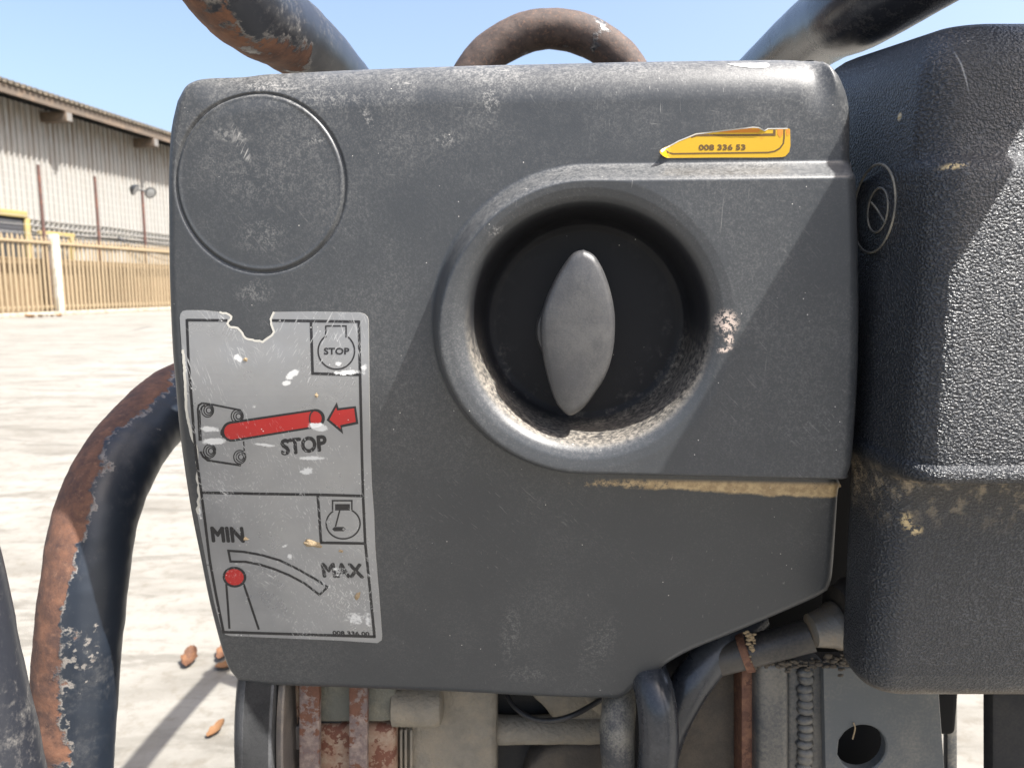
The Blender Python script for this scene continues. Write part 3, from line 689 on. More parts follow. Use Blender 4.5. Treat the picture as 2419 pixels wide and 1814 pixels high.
# ---- knob
kn = [(1378, 589), (1396, 597), (1411, 612), (1432, 655), (1448, 712), (1453, 766), (1448, 830), (1432, 884), (1405, 929), (1380, 961), (1358, 977), (1346, 980), (1335, 975), (1314, 950), (1296, 902), (1281, 834), (1276, 766), (1287, 712), (1314, 653), (1344, 608), (1360, 594)]
ku, kv = np.array(kn, float).T
ka, kb_ = cov(ku, kv, np.full(len(ku), 4.0)); kp = catmull([(x, y, 0) for x, y in zip(ka, kb_)]+[(ka[0], kb_[0], 0)], 6)[:-1]
ko = np.array([(p.x, p.y) for p in kp]); kc = ko.mean(0)
V, Fs = [], []; n = len(ko)
for sc, c in ((1.0, -25), (1.0, -10), (1.0, -2), (1.0, 3.0), (0.995, 5.4), (0.97, 7.6), (0.915, 9.0), (0.82, 9.7), (0.55, 10.3), (0.28, 10.6), (0.08, 10.7)):
    q = ko-kc; rl = np.hypot(*q.T)[:, None]
    ins = q*(1-(1-sc)*np.clip(22.0/rl, 0.6, 1.0)) if sc > 0.7 else q*sc
    q = kc+ins; V += [Vector(x) for x in place(q[:, 0], q[:, 1], np.full(n, c))]
nr = 11
for i in range(nr-1):
    for k in range(n): Fs.append((i*n+k, i*n+(k+1) % n, (i+1)*n+(k+1) % n, (i+1)*n+k))
Fs.append(tuple(range((nr-1)*n, nr*n)))
knob = obj('wing_knob', V, Fs, M['knob'], cover); knob['label'] = 'worn leaf-shaped turning knob in the recess'
fc = cov(1357., 782., -18.)
lathe('knob_flange', [(-0.020, .0185), (.0036, .0185), (.0050, .0175), (.0054, .0155), (.0055, .004)], Vector(place(fc[0], fc[1], -20.0)), EN, M['knob'], cover, 56)

# ---- stickers
def tri_fill(px, step):
    """outline in pixels -> draped triangles"""
    P = np.array(px, float); lo, hi = P.min(0), P.max(0)
    pts = [Vector(p) for p in px]; n = len(pts); ed = [(i, (i+1) % n) for i in range(n)]
    gx = np.arange(lo[0]+step*0.5, hi[0], step); gy = np.arange(lo[1]+step*0.5, hi[1], step)
    for x in gx:
        for y in gy:
            inside = False; j = n-1
            for i in range(n):
                if (P[i, 1] > y) != (P[j, 1] > y) and x < (P[j, 0]-P[i, 0])*(y-P[i, 1])/(P[j, 1]-P[i, 1])+P[i, 0]: inside = not inside
                j = i
            if inside and np.min(np.hypot(P[:, 0]-x, P[:, 1]-y)) > step*0.35: pts.append(Vector((x, y)))
    vs, es, fs = delaunay_2d_cdt(pts, ed, [], 1, 1e-4)[:3]
    return [(v.x, v.y) for v in vs], [tuple(f) for f in fs]
def dens(px, step=8.0, closed=True, jit=0.0):
    out = []; n = len(px)
    for i in range(n if closed else n-1):
        a, b = Vector(px[i]), Vector(px[(i+1) % n]); k = max(1, int((b-a).length/step))
        for j in range(k):
            q = a.lerp(b, j/k)
            if jit and j: q += Vector((random.uniform(-jit, jit), random.uniform(-jit, jit)))
            out.append((q.x, q.y))
    if not closed: out.append(tuple(px[-1]))
    return out
def stroke(px, wd, closed=False, step=8.0):
    P = [Vector(p) for p in dens(px, step, closed)]; n = len(P); V, Fs = [], []
    for i, p in enumerate(P):
        a = P[(i-1) % n] if (closed or i > 0) else p; b = P[(i+1) % n] if (closed or i < n-1) else p
        d1 = (p-a).normalized() if (p-a).length > 1e-6 else (b-p).normalized(); d2 = (b-p).normalized() if (b-p).length > 1e-6 else d1
        n1 = Vector((-d1.y, d1.x)); n2 = Vector((-d2.y, d2.x)); m = (n1+n2)
        m = n1 if m.length < 1e-4 else m.normalized(); k = wd/2/max(0.45, m.dot(n1))
        V += [tuple(p+m*k), tuple(p-m*k)]
    for i in range(n if closed else n-1):
        j = (i+1) % n; Fs.append((2*i, 2*j, 2*j+1, 2*i+1))
    return V, Fs
def ell(cx, cy, rx, ry, n=40, a0=0.0, a1=360.0, rot=0.0):
    out = []
    for k in range(n+1 if a1-a0 < 360 else n):
        a = math.radians(a0+(a1-a0)*k/n); x, y = rx*math.cos(a), ry*math.sin(a)
        c, s_ = math.cos(rot), math.sin(rot); out.append((cx+x*c-y*s_, cy+x*s_+y*c))
    return out
def text_px(body, bl, br, tl):
    """lettering stretched to a pixel parallelogram: bottom-left, bottom-right, top-left"""
    cu = bpy.data.curves.new('lettering', 'FONT'); cu.body = body; cu.size = 1.0; cu.resolution_u = 3
    o = bpy.data.objects.new('lettering', cu); COL.objects.link(o)
    dg = bpy.context.evaluated_depsgraph_get(); me = o.evaluated_get(dg).to_mesh()
    vs = [(v.co.x, v.co.y) for v in me.vertices]; fs = [tuple(p.vertices) for p in me.polygons]
    o.evaluated_get(dg).to_mesh_clear(); bpy.data.objects.remove(o); bpy.data.curves.remove(cu)
    xs = [v[0] for v in vs]; ys = [v[1] for v in vs]; x0, x1, y0, y1 = min(xs), max(xs), min(ys), max(ys)
    ex = Vector(br)-Vector(bl); ey = Vector(tl)-Vector(bl)
    return [tuple(Vector(bl)+ex*((x-x0)/(x1-x0))+ey*((y-y0)/(y1-y0))) for x, y in vs], fs
def bold(stk, body, bl, br, tl, mi, off, k, lift=None):
    for i, (dx, dy) in enumerate(((0, 0), (k, 0), (-k, 0), (0, k), (0, -k), (k*.7, k*.7), (-k*.7, -k*.7), (k*.7, -k*.7), (-k*.7, k*.7))):
        vs, fs = text_px(body, bl, br, tl); stk.add(([(x+dx, y+dy) for x, y in vs], fs), mi, off+0.004*i, lift)
class Sticker:
    def __init__(s): s.V, s.F, s.I = [], [], []
    def add(s, VF, mi, off, lift=None):
        vs, fs = VF
        if not vs: return
        U = np.array(vs, float); of = np.full(len(U), off)
        if lift is not None: of = of+lift(U[:, 0], U[:, 1])
        P = drape(U[:, 0], U[:, 1], 0.0)+ENn*(of/1000.0)[:, None]
        b = len(s.V); s.V += [tuple(p) for p in P]
        for f in fs:
            a = np.array([U[i] for i in f]); ar = sum(a[i, 0]*a[(i+1) % len(a), 1]-a[(i+1) % len(a), 0]*a[i, 1] for i in range(len(a)))
            f = f if ar < 0 else f[::-1]
            s.F.append(tuple(i+b for i in f)); s.I.append(mi)
    def sheet(s, px, mi, off, step, lift=None, edge=None):
        s.add(tri_fill(px, step), mi, off, lift)
        n = len(px); U = np.array(px, float); of = np.full(n, off)
        if lift is not None: of = of+lift(U[:, 0], U[:, 1])
        P = drape(U[:, 0], U[:, 1], 0.0); b = len(s.V)
        s.V += [tuple(p) for p in P+ENn*(of/1000)[:, None]]+[tuple(p) for p in P+ENn*((of-off-0.05)/1000)[:, None]]
        for i in range(n):
            j = (i+1) % n; s.F.append((b+i, b+j, b+n+j, b+n+i)); s.I.append(mi if edge is None else edge)
    def make(s, name, mats, parent, label):
        o = obj(name, s.V, s.F, mats, parent, False, s.I); o['label'] = label; return o

st = Sticker(); SIL, INK, RED, TRN = 0, 1, 2, 3
ol_top = [(430, 826), (425, 750), (427, 741), (432, 735), (441, 733), (480, 733), (519, 737)]
ol_notch = [(519, 737), (526, 740), (534, 740), (541, 743), (547, 748), (546, 754), (540, 759), (538, 765), (543, 772), (553, 773), (562, 775), (568, 781), (573, 787), (576, 794), (581, 799), (592, 802), (602, 805), (613, 805), (621, 808), (627, 803), (634, 798), (643, 792), (648, 784), (645, 776), (641, 765), (640, 754), (644, 745), (648, 737)]
ol_right = [(648, 737), (745, 736), (851, 738), (862, 742), (869, 749), (871, 758), (872, 826), (873, 932), (876, 1065), (879, 1150), (884, 1212), (887, 1297), (896, 1405), (903, 1500), (902, 1511), (892, 1518), (802, 1512), (633, 1505), (545, 1501), (533, 1498), (524, 1488)]
ol_left = [(524, 1488), (507, 1425), (494, 1360), (482, 1297), (472, 1244), (466, 1212)]
ol_rag = [(466, 1212), (463, 1202), (468, 1194), (465, 1184), (470, 1172), (466, 1158), (468, 1144), (463, 1130), (466, 1110), (462, 1091), (463, 1070), (460, 1052), (453, 1037), (449, 1025), (446, 1009), (440, 985), (437, 955), (436, 919), (430, 826)]
outline = dens(ol_top, 12, False)[:-1]+dens(ol_notch, 5, False, 1.0)[:-1]+dens(ol_right, 12, False)[:-1]+dens(ol_left, 12, False)[:-1]+dens(ol_rag, 6, False, 1.2)[:-1]
st.sheet(outline, SIL, 0.22, 13, edge=TRN)
st.add(stroke(dens(ol_notch, 5, False, 1.0), 5, False, 5), TRN, 0.27)
st.add(stroke([(x+3, y) for x, y in dens(ol_rag, 6, False, 1.0)], 6, False, 6), TRN, 0.27)
L1 = 0.29; L2 = 0.34; L3 = 0.39
W5 = 6.4
for pts in ([(442, 756), (538, 757)], [(643, 757), (848, 760)],
            [(848, 757), (851, 884), (855, 1065), (858, 1171), (863, 1282), (872, 1369), (885, 1503)], [(888, 1503), (700, 1497), (529, 1492)],
            [(442, 754), (446, 853), (453, 945), (460, 1038), (466, 1090), (476, 1163), (486, 1240), (496, 1323), (511, 1405), (529, 1494)],
            [(476, 1163), (620, 1166), (751, 1168), (858, 1171)], [(735, 757), (737, 820), (739, 885)], [(737, 882), (800, 884), (851, 885)],
            [(751, 1169), (755, 1225), (759, 1283)], [(757, 1281), (810, 1282), (863, 1283)]):
    st.add(stroke(pts, W5), INK, L1)
# engine symbols
def engine(cx, cy, rx, ry, x0, x1, yt, yb, wd):
    a0 = math.degrees(math.atan2((yb-cy)/ry, (x1-cx)/rx)); a1 = math.degrees(math.atan2((yb-cy)/ry, (x0-cx)/rx))+360
    arc = ell(cx, cy, rx, ry, 44, a0, a1)
    st.add(stroke([(x0, yb), (x0, yt), (x1, yt), (x1, yb)]+arc[0:0], wd, False, 6), INK, L1)
    st.add(stroke(arc, wd, False, 5), INK, L1)
engine(795, 829, 43, 43, 770, 818, 770, 797, 3.6)
engine(811, 1236, 40, 36, 786, 831.5, 1182, 1205, 3.6)
st.add(([(792, 1190), (827, 1190), (827, 1205), (792, 1205)], [(0, 1, 2, 3)]), INK, L1)
st.add(stroke([(803, 1204), (793, 1243)], 3.6), INK, L1)
cr = [(790, 1244), (812, 1244), (817, 1249), (812, 1254), (790, 1254), (785, 1249)]
st.add((cr, [tuple(range(6))]), INK, L1); st.add((ell(812, 1249, 2.6, 2.6, 10), [tuple(range(10))]), SIL, L2)
bold(st, 'STOP', (766, 837), (825, 837), (766, 822), INK, L1, 0.7)
bold(st, 'STOP', (667, 1074), (772, 1063), (664, 1039), INK, L1, 2.2)
bold(st, 'MIN', (503, 1278), (577, 1279), (499, 1245), INK, L1, 2.2)
bold(st, 'MAX', (765, 1361), (859, 1363), (760, 1330), INK, L1, 2.2)
bold(st, '008 336 00', (787, 1498), (873, 1501), (786, 1489), INK, L1, 0.7)
# lever plate and bolts
st.add(stroke([(472, 1041), (468, 966), (470, 957), (478, 952), (500, 955), (570, 969)], 4.5), INK, L1)
st.add(stroke([(476, 1041), (472.5, 970), (478, 960), (492, 957)], 3), INK, L1)
st.add(stroke([(474, 1066), (480, 1078), (491, 1087), (570, 1099)], 5), INK, L1); st.add(stroke([(480, 1066), (488, 1081), (497, 1084)], 3), INK, L1)
st.add(stroke([(576, 1042), (578, 1072)], 3.2), INK, L1)
for (x, y) in ((491, 969), (561, 983), (496, 1065), (567, 1079)):
    for r, dx in ((15.5, 0), (11, 1.5), (6.5, 3)): st.add(stroke(ell(x+dx, y, r*0.92, r*1.02, 26), 2.7, True, 4), INK, L1)
# red lever
def capsule(p, q, r0, r1, n=14):
    p, q = Vector(p), Vector(q); an = math.degrees(math.atan2(q.y-p.y, q.x-p.x))
    return ell(p.x, p.y, r0, r0, n, an+90, an+270)+ell(q.x, q.y, r1, r1, n, an-90, an+90)
cp = capsule((548, 1019), (746, 988), 24, 22); st.add(tri_fill(dens(cp, 10), 14), INK, L2)
cp = capsule((549, 1019), (743, 988.5), 18.5, 17.5); st.add(tri_fill(dens(cp, 10), 14), RED, L3)
st.add(stroke(ell(741, 989, 9, 17.5, 24, 90, 270), 3.4, False, 4), INK, L3+0.03)
st.add((ell(530, 1022, 9, 12, 16), [tuple(range(16))]), INK, L1)
ar = [(772, 992), (796, 950), (800, 964), (841, 959), (847, 1001), (808, 1009), (811, 1025)]
arc_ = Vector((808, 985)); st.add(tri_fill(dens(ar, 10), 12), INK, L2)
st.add(tri_fill(dens([(779, 991), (794.5, 962), (797, 969.5), (837, 964), (841, 996), (804, 1004), (806, 1013)], 10), 12), RED, L3)
# throttle
ou = [(540, 1300), (575, 1302.5), (618, 1310), (662, 1323), (705, 1344), (749, 1369), (774, 1386), (755, 1404), (720, 1377), (684, 1358), (650, 1344), (616, 1333), (580, 1326), (545, 1325.5)]
st.add(stroke(ou, 5.4, True, 7), INK, L1)
st.add(stroke([(535, 1378), (539, 1430), (542.5, 1484)], 5.2), INK, L1); st.add(stroke([(576, 1378), (594, 1432), (612, 1486)], 5.2), INK, L1)
e = ell(554.5, 1362, 28, 24.5, 36, rot=0.15); st.add((e, [tuple(range(36))]), INK, L2)
e = ell(554.5, 1362, 22, 19, 36, rot=0.15); st.add((e, [tuple(range(36))]), RED, L3)
st.make('instruction_sticker', [M['silver'], M['ink'], M['red'], M['torn']], cover, 'silver sticker with STOP lever and MIN MAX throttle drawing, torn at its top edge')

ys = Sticker()
def curl(u, v): return 3.2*(1-sm(u, 1556, 1580))*1.0 + 0.9*(1-sm(v, 303, 318))*sm(u, 1640, 1700)*(1-sm(u, 1800, 1812))
yo = [(1557, 359), (1568, 351), (1603, 333), (1643, 316), (1679, 312), (1738, 305.5), (1777, 301), (1791, 302), (1805, 309), (1813, 304), (1856, 303), (1866, 306), (1867, 345), (1864, 360), (1855, 370), (1846, 372), (1809, 373), (1698, 373), (1575, 374), (1564, 371), (1557, 365)]
ys.sheet(dens(yo, 7), 0, 0.25, 8, curl, 3)
ys.add(stroke([(1573, 356), (1580, 362), (1590, 364), (1698, 362.5), (1815, 361), (1830, 358), (1842, 351), (1850, 340), (1852, 325), (1852, 307)], 3.4), 1, 0.32, curl)
ys.add(stroke([(1632, 324), (1645, 320), (1700, 319.5), (1829, 319), (1829, 307)], 5.6), 1, 0.32, curl)
bold(ys, '008 336 53', (1651, 355), (1760, 354.5), (1651, 343), 1, 0.33, 0.8, curl)
ys.add(tri_fill(dens([(1836, 306), (1849, 306), (1849, 318), (1842, 326), (1836, 318)], 6), 8), 2, 0.31)
ys.add(tri_fill(dens([(1856, 306), (1865, 307), (1865, 318), (1858, 322)], 6), 8), 2, 0.31)
ys.add(tri_fill(dens([(1690, 313), (1740, 307.5), (1785, 303), (1796, 309), (1790, 314), (1720, 315)], 6), 8), 2, 0.31, curl)
ys.add(stroke([(1560, 358), (1603, 334), (1644, 317.5), (1738, 307), (1777, 302.5), (1790, 303.5), (1805, 310), (1814, 305), (1860, 304.5)], 2.6), 3, 0.34, curl)
ys.add(tri_fill(dens([(1558, 359), (1568, 352), (1573, 352), (1568, 359), (1561, 364)], 6), 8), 3, 0.33, curl)
ys.make('part_number_sticker', [M['yellow'], M['ybrown'], M['orange'], M['torn']], cover, 'torn yellow sticker with a printed part number')
wr = Sticker()
wr.sheet(dens([(1718, 151.5), (1760, 150.5), (1812, 150.5), (1817, 153), (1815, 159), (1806, 161), (1770, 160.5), (1740, 157), (1728, 154)], 6), 0, 0.3, 6)
wr.make('torn_sticker_remnant', [M['white'], M['torn']], cover, 'small white scrap of a torn sticker on the top edge')
for (u, v, r, fl_, sd, ro) in ((738, 1282, 0.0036, (1.5, 0.35, 0.55), 1, 0.15), (846, 1404, 0.0021, (0.6, 0.4, 1.4), 2, 0.5), (582, 1271, 0.0013, (1.2, 0.4, 1), 3, 0), (748, 933, 0.0011, (1, 0.5, 1), 4, 0), (581, 849, 0.0011, (1, 0.5, 1), 5, 0.4), (806, 1300, 0.0011, (1.2, 0.5, 0.8), 6, 0)):
    lump('mud_crumb', P1(u, v), r, M['mud'], cover, fl_, sd, 0.5, ro, 3)

# ---- tank
TX, TY = 0.1555, -0.0635
zt_ = lambda v, Y=TY: at(2200, v, Y).z
def tank():
    pr = []     # (z, front inset, side inset)
    ztop = zt_(66, TY+0.024); R = 0.017; RZ = 0.022
    for k in range(8):
        a = math.pi/2*k/7; pr.append((ztop-RZ+RZ*math.cos(a), 0.010+R*(1-math.sin(a)), 0.019*(1-math.sin(a))+0.001))
    zl_ = zt_(366)
    pr += [(zl_+0.012, 0.0098, 0.001), (zl_+0.004, 0.0094, 0.001), (zl_+0.0012, 0.0080, 0.0008), (zl_-0.0006, 0.0045, 0.0005), (zl_-0.0026, 0.0016, 0.0002), (zl_-0.005, 0.0003, 0), (zl_-0.01, 0, 0)]
    zs = zt_(1110)
    for q in np.linspace(zl_-0.02, zs+0.004, 10): pr.append((q, 0, 0))
    pr += [(zs+0.0016, 0.0002, 0), (zs+0.0008, -0.0012, -0.0008), (zs-0.0002, -0.0022, -0.0012), (zs-0.003, -0.0023, -0.0012), (zs-0.0048, -0.0016, -0.0008), (zs-0.0062, 0.0030, 0.0003), (zs-0.0076, 0.0110, 0.001), (zs-0.0088, 0.0165, 0.0015), (zs-0.0115, 0.0198, 0.002), (zs-0.016, 0.0215, 0.002)]
    zbm = at(2200, 1668, TY+0.032).z; R = 0.013
    for q in np.linspace(zs-0.024, zbm+R+0.002, 10): pr.append((q, 0.0215+0.011*(zs-0.02-q)/(zs-0.02-zbm), 0.002+0.001*(zs-q)/0.1))
    for k in range(1, 8):
        a = math.pi/2*k/7; pr.append((zbm+R-R*math.sin(a), 0.0325+R*(1-math.cos(a)), 0.003+R*(1-math.cos(a))))
    V, Fs = [], []; npt = None
    X1, Y1 = 0.44, 0.070
    for (z, fi, si) in pr:
        x0, y0, x1, y1 = TX+si, TY+fi, X1-si, Y1-si*0.6-float(sm(np.array(zs-z), 0.0, 0.012))*0.060; ring = []
        def corner(cx, cy, r, a0, n=9):
            for k in range(n): a = math.radians(a0+90*k/(n-1)); ring.append((cx+r*math.cos(a), cy+r*math.sin(a), z))
        hl = (y1-y0)/2-0.0005; rf, rb = min(0.0125, hl), min(0.016, hl)
        kz = 0.15*float(sm(np.array(z), zl_+0.005, ztop-0.03))
        corner(x0+rf, y0+rf, rf, 180)
        for q in range(1, 14): ring.append((x0+rf+(x1-x0-2*rf)*q/14, y0-0.0*q, z))
        corner(x1-rf, y0+rf, rf, 270); corner(x1-rb, y1-rb, rb, 0)
        corner(x0+rb, y1-rb, rb, 90); npt = len(ring); V += [(x, y, q+kz*(y-TY-0.012)) for x, y, q in ring]
    for i in range(len(pr)-1):
        for k in range(npt): Fs.append((i*npt+k, (i+1)*npt+k, (i+1)*npt+(k+1) % npt, i*npt+(k+1) % npt))
    Fs.append(tuple(range(npt))); Fs.append(tuple(range((len(pr)-1)*npt+npt-1, (len(pr)-1)*npt-1, -1)))
    return obj('tank', V, Fs, M['tank'], MC, True, sharp=60), zbm
tk, ZTB = tank(); tk['label'] = 'grained black plastic tank beside the cover'
ec = atX(2064, 494, TX)
def ring_x(cy, cz, ry, rz, n=40): return [(TX-0.0001, cy+ry*math.cos(2*math.pi*k/n), cz+rz*math.sin(2*math.pi*k/n)) for k in range(n+1)]
M['emb'] = mat_plain('dust_edged_moulding', (0.10, 0.095, 0.085), 0.7, 0, 0.4, 120, 0.3, 700, 0.8, (0.33, 0.29, 0.22))
tube('moulded_ring', ring_x(ec.y, ec.z, 0.0185, 0.0185), 0.00055, M['emb'], tk, 6, 1, smoothpath=False)
e2 = atX(2074, 497, TX)
tube('moulded_ring', ring_x(e2.y, e2.z, 0.0088, 0.0092), 0.0005, M['emb'], tk, 6, 1, smoothpath=False)
tube('moulded_bar', [(TX-0.0001, e2.y+0.006, e2.z+0.004), (TX-0.0001, e2.y, e2.z), (TX-0.0001, e2.y-0.0075, e2.z-0.006)], 0.0005, M['emb'], tk, 6, 3)

# ---- frame tubes
TR = 0.021
tube('frame_tube', [(-0.125, 1.15, 0.93), (-0.122, 0.7, 1.00), at(785, 170, 0.19), at(566, 0, 0.045), (-0.150, 0.005, 1.018), (-0.185, -0.03, 1.022), (-0.226, -0.045, 0.982), (-0.239, -0.048, 0.90), (-0.242, -0.05, 0.82), (-0.224, -0.05, 0.66), (-0.205, -0.045, 0.45), (-0.20, -0.03, 0.14)], TR, M['tube'], MC, 36, 26, 0.0006)
pr1 = at(1845, 145, 0.19); pr2 = at(2058, 0, 0.045)
tube('frame_tube', [(0.20, 1.15, 0.93), (0.196, 0.7, 1.00), pr1, pr2, (0.200, -0.005, 1.000), (0.214, -0.045, 1.001), (0.217, -0.09, 1.000), (0.222, -0.14, 0.992), (0.25, -0.20, 0.955), (0.30, -0.24, 0.86), (0.33, -0.25, 0.70), (0.34, -0.24, 0.45), (0.33, -0.18, 0.14)], TR, M['tube_r'], MC, 36, 26, 0.0002)
lt = [at(u, v, y+0.032) for u, v, y in ((150, 2300, 0.03), (158, 2000, 0.03), (166, 1814, 0.03), (180, 1594, 0.032), (197, 1411, 0.037), (217, 1268, 0.047), (245, 1170, 0.060), (290, 1080, 0.082), (350, 1003, 0.115), (425, 935, 0.16), (560, 880, 0.21), (720, 850, 0.26))]
lt = [(lt[0].x-0.005, 0.09, 0.14), (lt[0].x, 0.075, 0.33)]+lt
tube('frame_tube', lt, TR*1.085, M['tube_l'], MC, 40, 22, 0.0005)
# lifting eye
eye = []
ecn = at(1302, 303, 0.20); er = 0.0660
for k in range(17):
    a = math.radians(200-220*k/16); eye.append((ecn.x+er*math.cos(a)*1.0, 0.20, ecn.z+er*math.sin(a)))
eye = [(eye[0][0]+0.012, 0.20, ecn.z-0.10)]+eye+[(eye[-1][0]-0.012, 0.20, ecn.z-0.10)]
tube('lifting_eye', eye, 0.0133, M['tube_e'], MC, 28, 5, 0.0006)

# ---- engine and chassis behind and below the cover
eb = from_bm('engine_block', box_bm(-0.085, 0.135, 0.12, 0.46, 0.30, 0.90, 0.015, 3), M['dark'], MC)
from_bm('shade_backing', box_bm(0.136, 0.30, 0.125, 0.14, 0.55, 0.89, 0.004), M['void'], MC)  # added backing, coloured black as the shade between cover and tank
from_bm('frame_rail', box_bm(-0.115, 0.20, 0.205, 0.23, 0.86, 0.90, 0.004), M['dark'], MC)
from_bm('base_plate', prism_bm([(-0.30, 0.0), (0.38, 0.0), (0.40, 0.03), (0.40, 0.05), (-0.32, 0.05), (-0.32, 0.03)], -0.26, 1.05, 0.004), M['frame'], MC)
from_bm('exciter_housing', box_bm(-0.16, 0.22, 0.05, 0.80, 0.048, 0.24, 0.02, 3), M['frame'], MC)
from_bm('engine_console', box_bm(-0.14, 0.20, 0.10, 0.60, 0.238, 0.32, 0.01, 2), M['dark'], MC)
for x, y in ((-0.16, 0.95), (0.22, 0.95)):
    tube('upright_tube', [(x, y+0.05, 0.04), (x, y, 0.5), (x*0.85+0.03*(x < 0)*-0, y-0.02, 0.97)], 0.018, M['tube_r'], MC, 20, 8)
from_bm('cross_bar', box_bm(-0.16, 0.22, 0.93, 0.97, 0.70, 0.74, 0.004), M['frame'], MC)
# recoil drum at the left
dc = at(640, 1830, 0.10); dx = at(523, 1720, 0.05).x
pf = [(-0.002, 0.05), (0.0, 0.09), (0.0035, 0.118), (0.0075, 0.127), (0.012, 0.1295)]
for k in range(26):
    s0 = 0.0125+k*0.00058; pf += [(s0, 0.1297), (s0+0.00028, 0.1290)]
pf += [(0.0285, 0.1285), (0.0290, 0.112)]
lathe('starter_drum', pf, (dx+0.0, 0.175, 0.575), (1, 0, 0), M['drum'], MC, 120)
lathe('starter_ring', [(0.0296, 0.10), (0.0296, 0.1235), (0.0325, 0.1245), (0.0335, 0.1235), (0.0335, 0.10)], (dx, 0.175, 0.575), (1, 0, 0), M['greyring'], MC, 96)
lathe('starter_hub', [(0.034, 0.02), (0.034, 0.095), (0.06, 0.095), (0.06, 0.02)], (dx, 0.175, 0.575), (1, 0, 0), M['dark'], MC, 64)
Yq = 0.088
pbox('rusty_bracket', 637, 1540, 672, 2000, Yq+0.004, Yq+0.05, M['rust'], MC, 0.0012)
ppoly('bolt_lug', [(648, 1570), (706, 1560), (706, 1700), (694, 1692), (660, 1691), (650, 1683), (645, 1660), (647, 1620)], Yq-0.008, Yq+0.003, M['rust_spot'], MC, 0.003, 3)
o = ppoly('bolt_lug', [(706, 1692), (706, 1900), (671, 1900), (668, 1790), (664, 1760), (663, 1735), (670, 1712), (686, 1697)], Yq-0.008, Yq+0.003, M['rust_spot'], MC, 0.003, 3)
pc = at(700, 1738, Yq-0.008)
lathe('bolt_head', [(0, 0.0080), (0.002, 0.0080), (0.0032, 0.0068), (0.0034, 0.001)], pc, (0, -1, 0), M['greyring'], MC, 24)
pbox('rusty_strap', 706, 1540, 754, 2000, Yq-0.022, Yq-0.017, M['rust_strap'], MC, 0.0008, 2, 3, 0.0005)
pbox('rusty_strap', 824, 1540, 868, 2000, Yq-0.022, Yq-0.017, M['rust_strap'], MC, 0.0008, 2, 3, 0.0005)
ppoly('grey_casting', [(745, 1540), (935, 1540), (935, 1700), (920, 1703), (905, 1706), (745, 1706)], Yq-0.012, Yq+0.04, M['cast_g'], MC, 0.005, 3)
pbox('flaking_casing', 735, 1716, 934, 2000, Yq-0.011, Yq+0.04, M['rust_spot'], MC, 0.004, 3)
p0 = at(926, 1662, Yq-0.004); p1 = at(1046, 1662, Yq-0.004)
lathe('casting_boss', [(0.0, 0.005), (0.0003, 0.0105), (0.0012, 0.0128), (p1.x-p0.x-0.004, 0.0132), (p1.x-p0.x-0.0012, 0.012), (p1.x-p0.x, 0.009), (p1.x-p0.x, 0.001)], (p0.x, p0.y, p0.z), (1, 0, 0), M['cast'], MC, 40)
pbox('crankcase', 936, 1540, 1174, 2000, Yq+0.002, Yq+0.10, M['cast'], MC, 0.006, 3, 2, 0.0006)
for uu in (944, 955, 968):
    pbox('casting_rib', uu, 1724, uu+6, 2000, Yq-0.003, Yq+0.01, M['cast'], MC, 0.0006)
p0 = at(1172, 1722, Yq+0.02); p1 = at(1440, 1722, Yq+0.02)
tube('cast_pipe', [p0, (p0.x*0.5+p1.x*0.5, p0.y, p0.z), p1], 0.0090, M['cast'], MC, 28, 8, 0.0006)
ppoly('cast_arm', [(1230, 1580), (1440, 1580), (1440, 1730), (1320, 1730), (1302, 1700), (1285, 1672), (1256, 1650)], Yq+0.018, Yq+0.05, M['cast'], MC, 0.005, 3, 1, 0.0005)
ppoly('cast_cap', [(1366, 1580), (1460, 1580), (1460, 1715), (1425, 1700), (1400, 1682), (1378, 1655)], Yq+0.008, Yq+0.03, M['cast'], MC, 0.005, 3)
pbox('cavity_wall', 1170, 1540, 1660, 2100, Yq+0.055, Yq+0.09, M['dirty'], MC, 0.002)
ppoly('dark_flange', [(1235, 1860), (1250, 1810), (1290, 1775), (1340, 1762), (1480, 1762), (1480, 1900), (1235, 1900)], Yq+0.012, Yq+0.04, M['dirty'], MC, 0.004, 3)
tube('wiring_loom', [at(1180, 1600, Yq+0.03), at(1215, 1668, Yq+0.012), at(1275, 1700, Yq+0.002), at(1350, 1690, Yq-0.002), at(1440, 1640, Yq+0.01)], 0.0017, M['rubber'], MC, 10, 8)
# hoses
Yh = 0.040
h1 = [at(1470, 1560, Yh+0.02), at(1464, 1640, Yh+0.012), at(1459, 1720, Yh), at(1462, 1800, Yh-0.004), at(1470, 1950, Yh), at(1480, 2150, Yh+0.03)]
tube('dusty_hose', h1, 0.0096, M['hose_d'], MC, 28, 8, 0.0004)
h2 = [at(1500, 1500, Yh+0.03), at(1525, 1570, Yh+0.006), at(1547, 1640, Yh-0.010), at(1556, 1720, Yh-0.016), at(1553, 1814, Yh-0.014), at(1540, 1980, Yh-0.004), at(1530, 2200, Yh+0.03)]
tube('rubber_hose', h2, 0.0104, M['hose'], MC, 32, 10)
h3 = [at(1780, 1452, Yh+0.035), at(1716, 1514, Yh+0.022), at(1660, 1576, Yh+0.014), at(1610, 1650, Yh+0.010), at(1570, 1740, Yh+0.014), at(1550, 1850, Yh+0.02), at(1540, 2100, Yh+0.04)]
tube('rubber_hose', h3, 0.0108, M['hose'], MC, 32, 10)
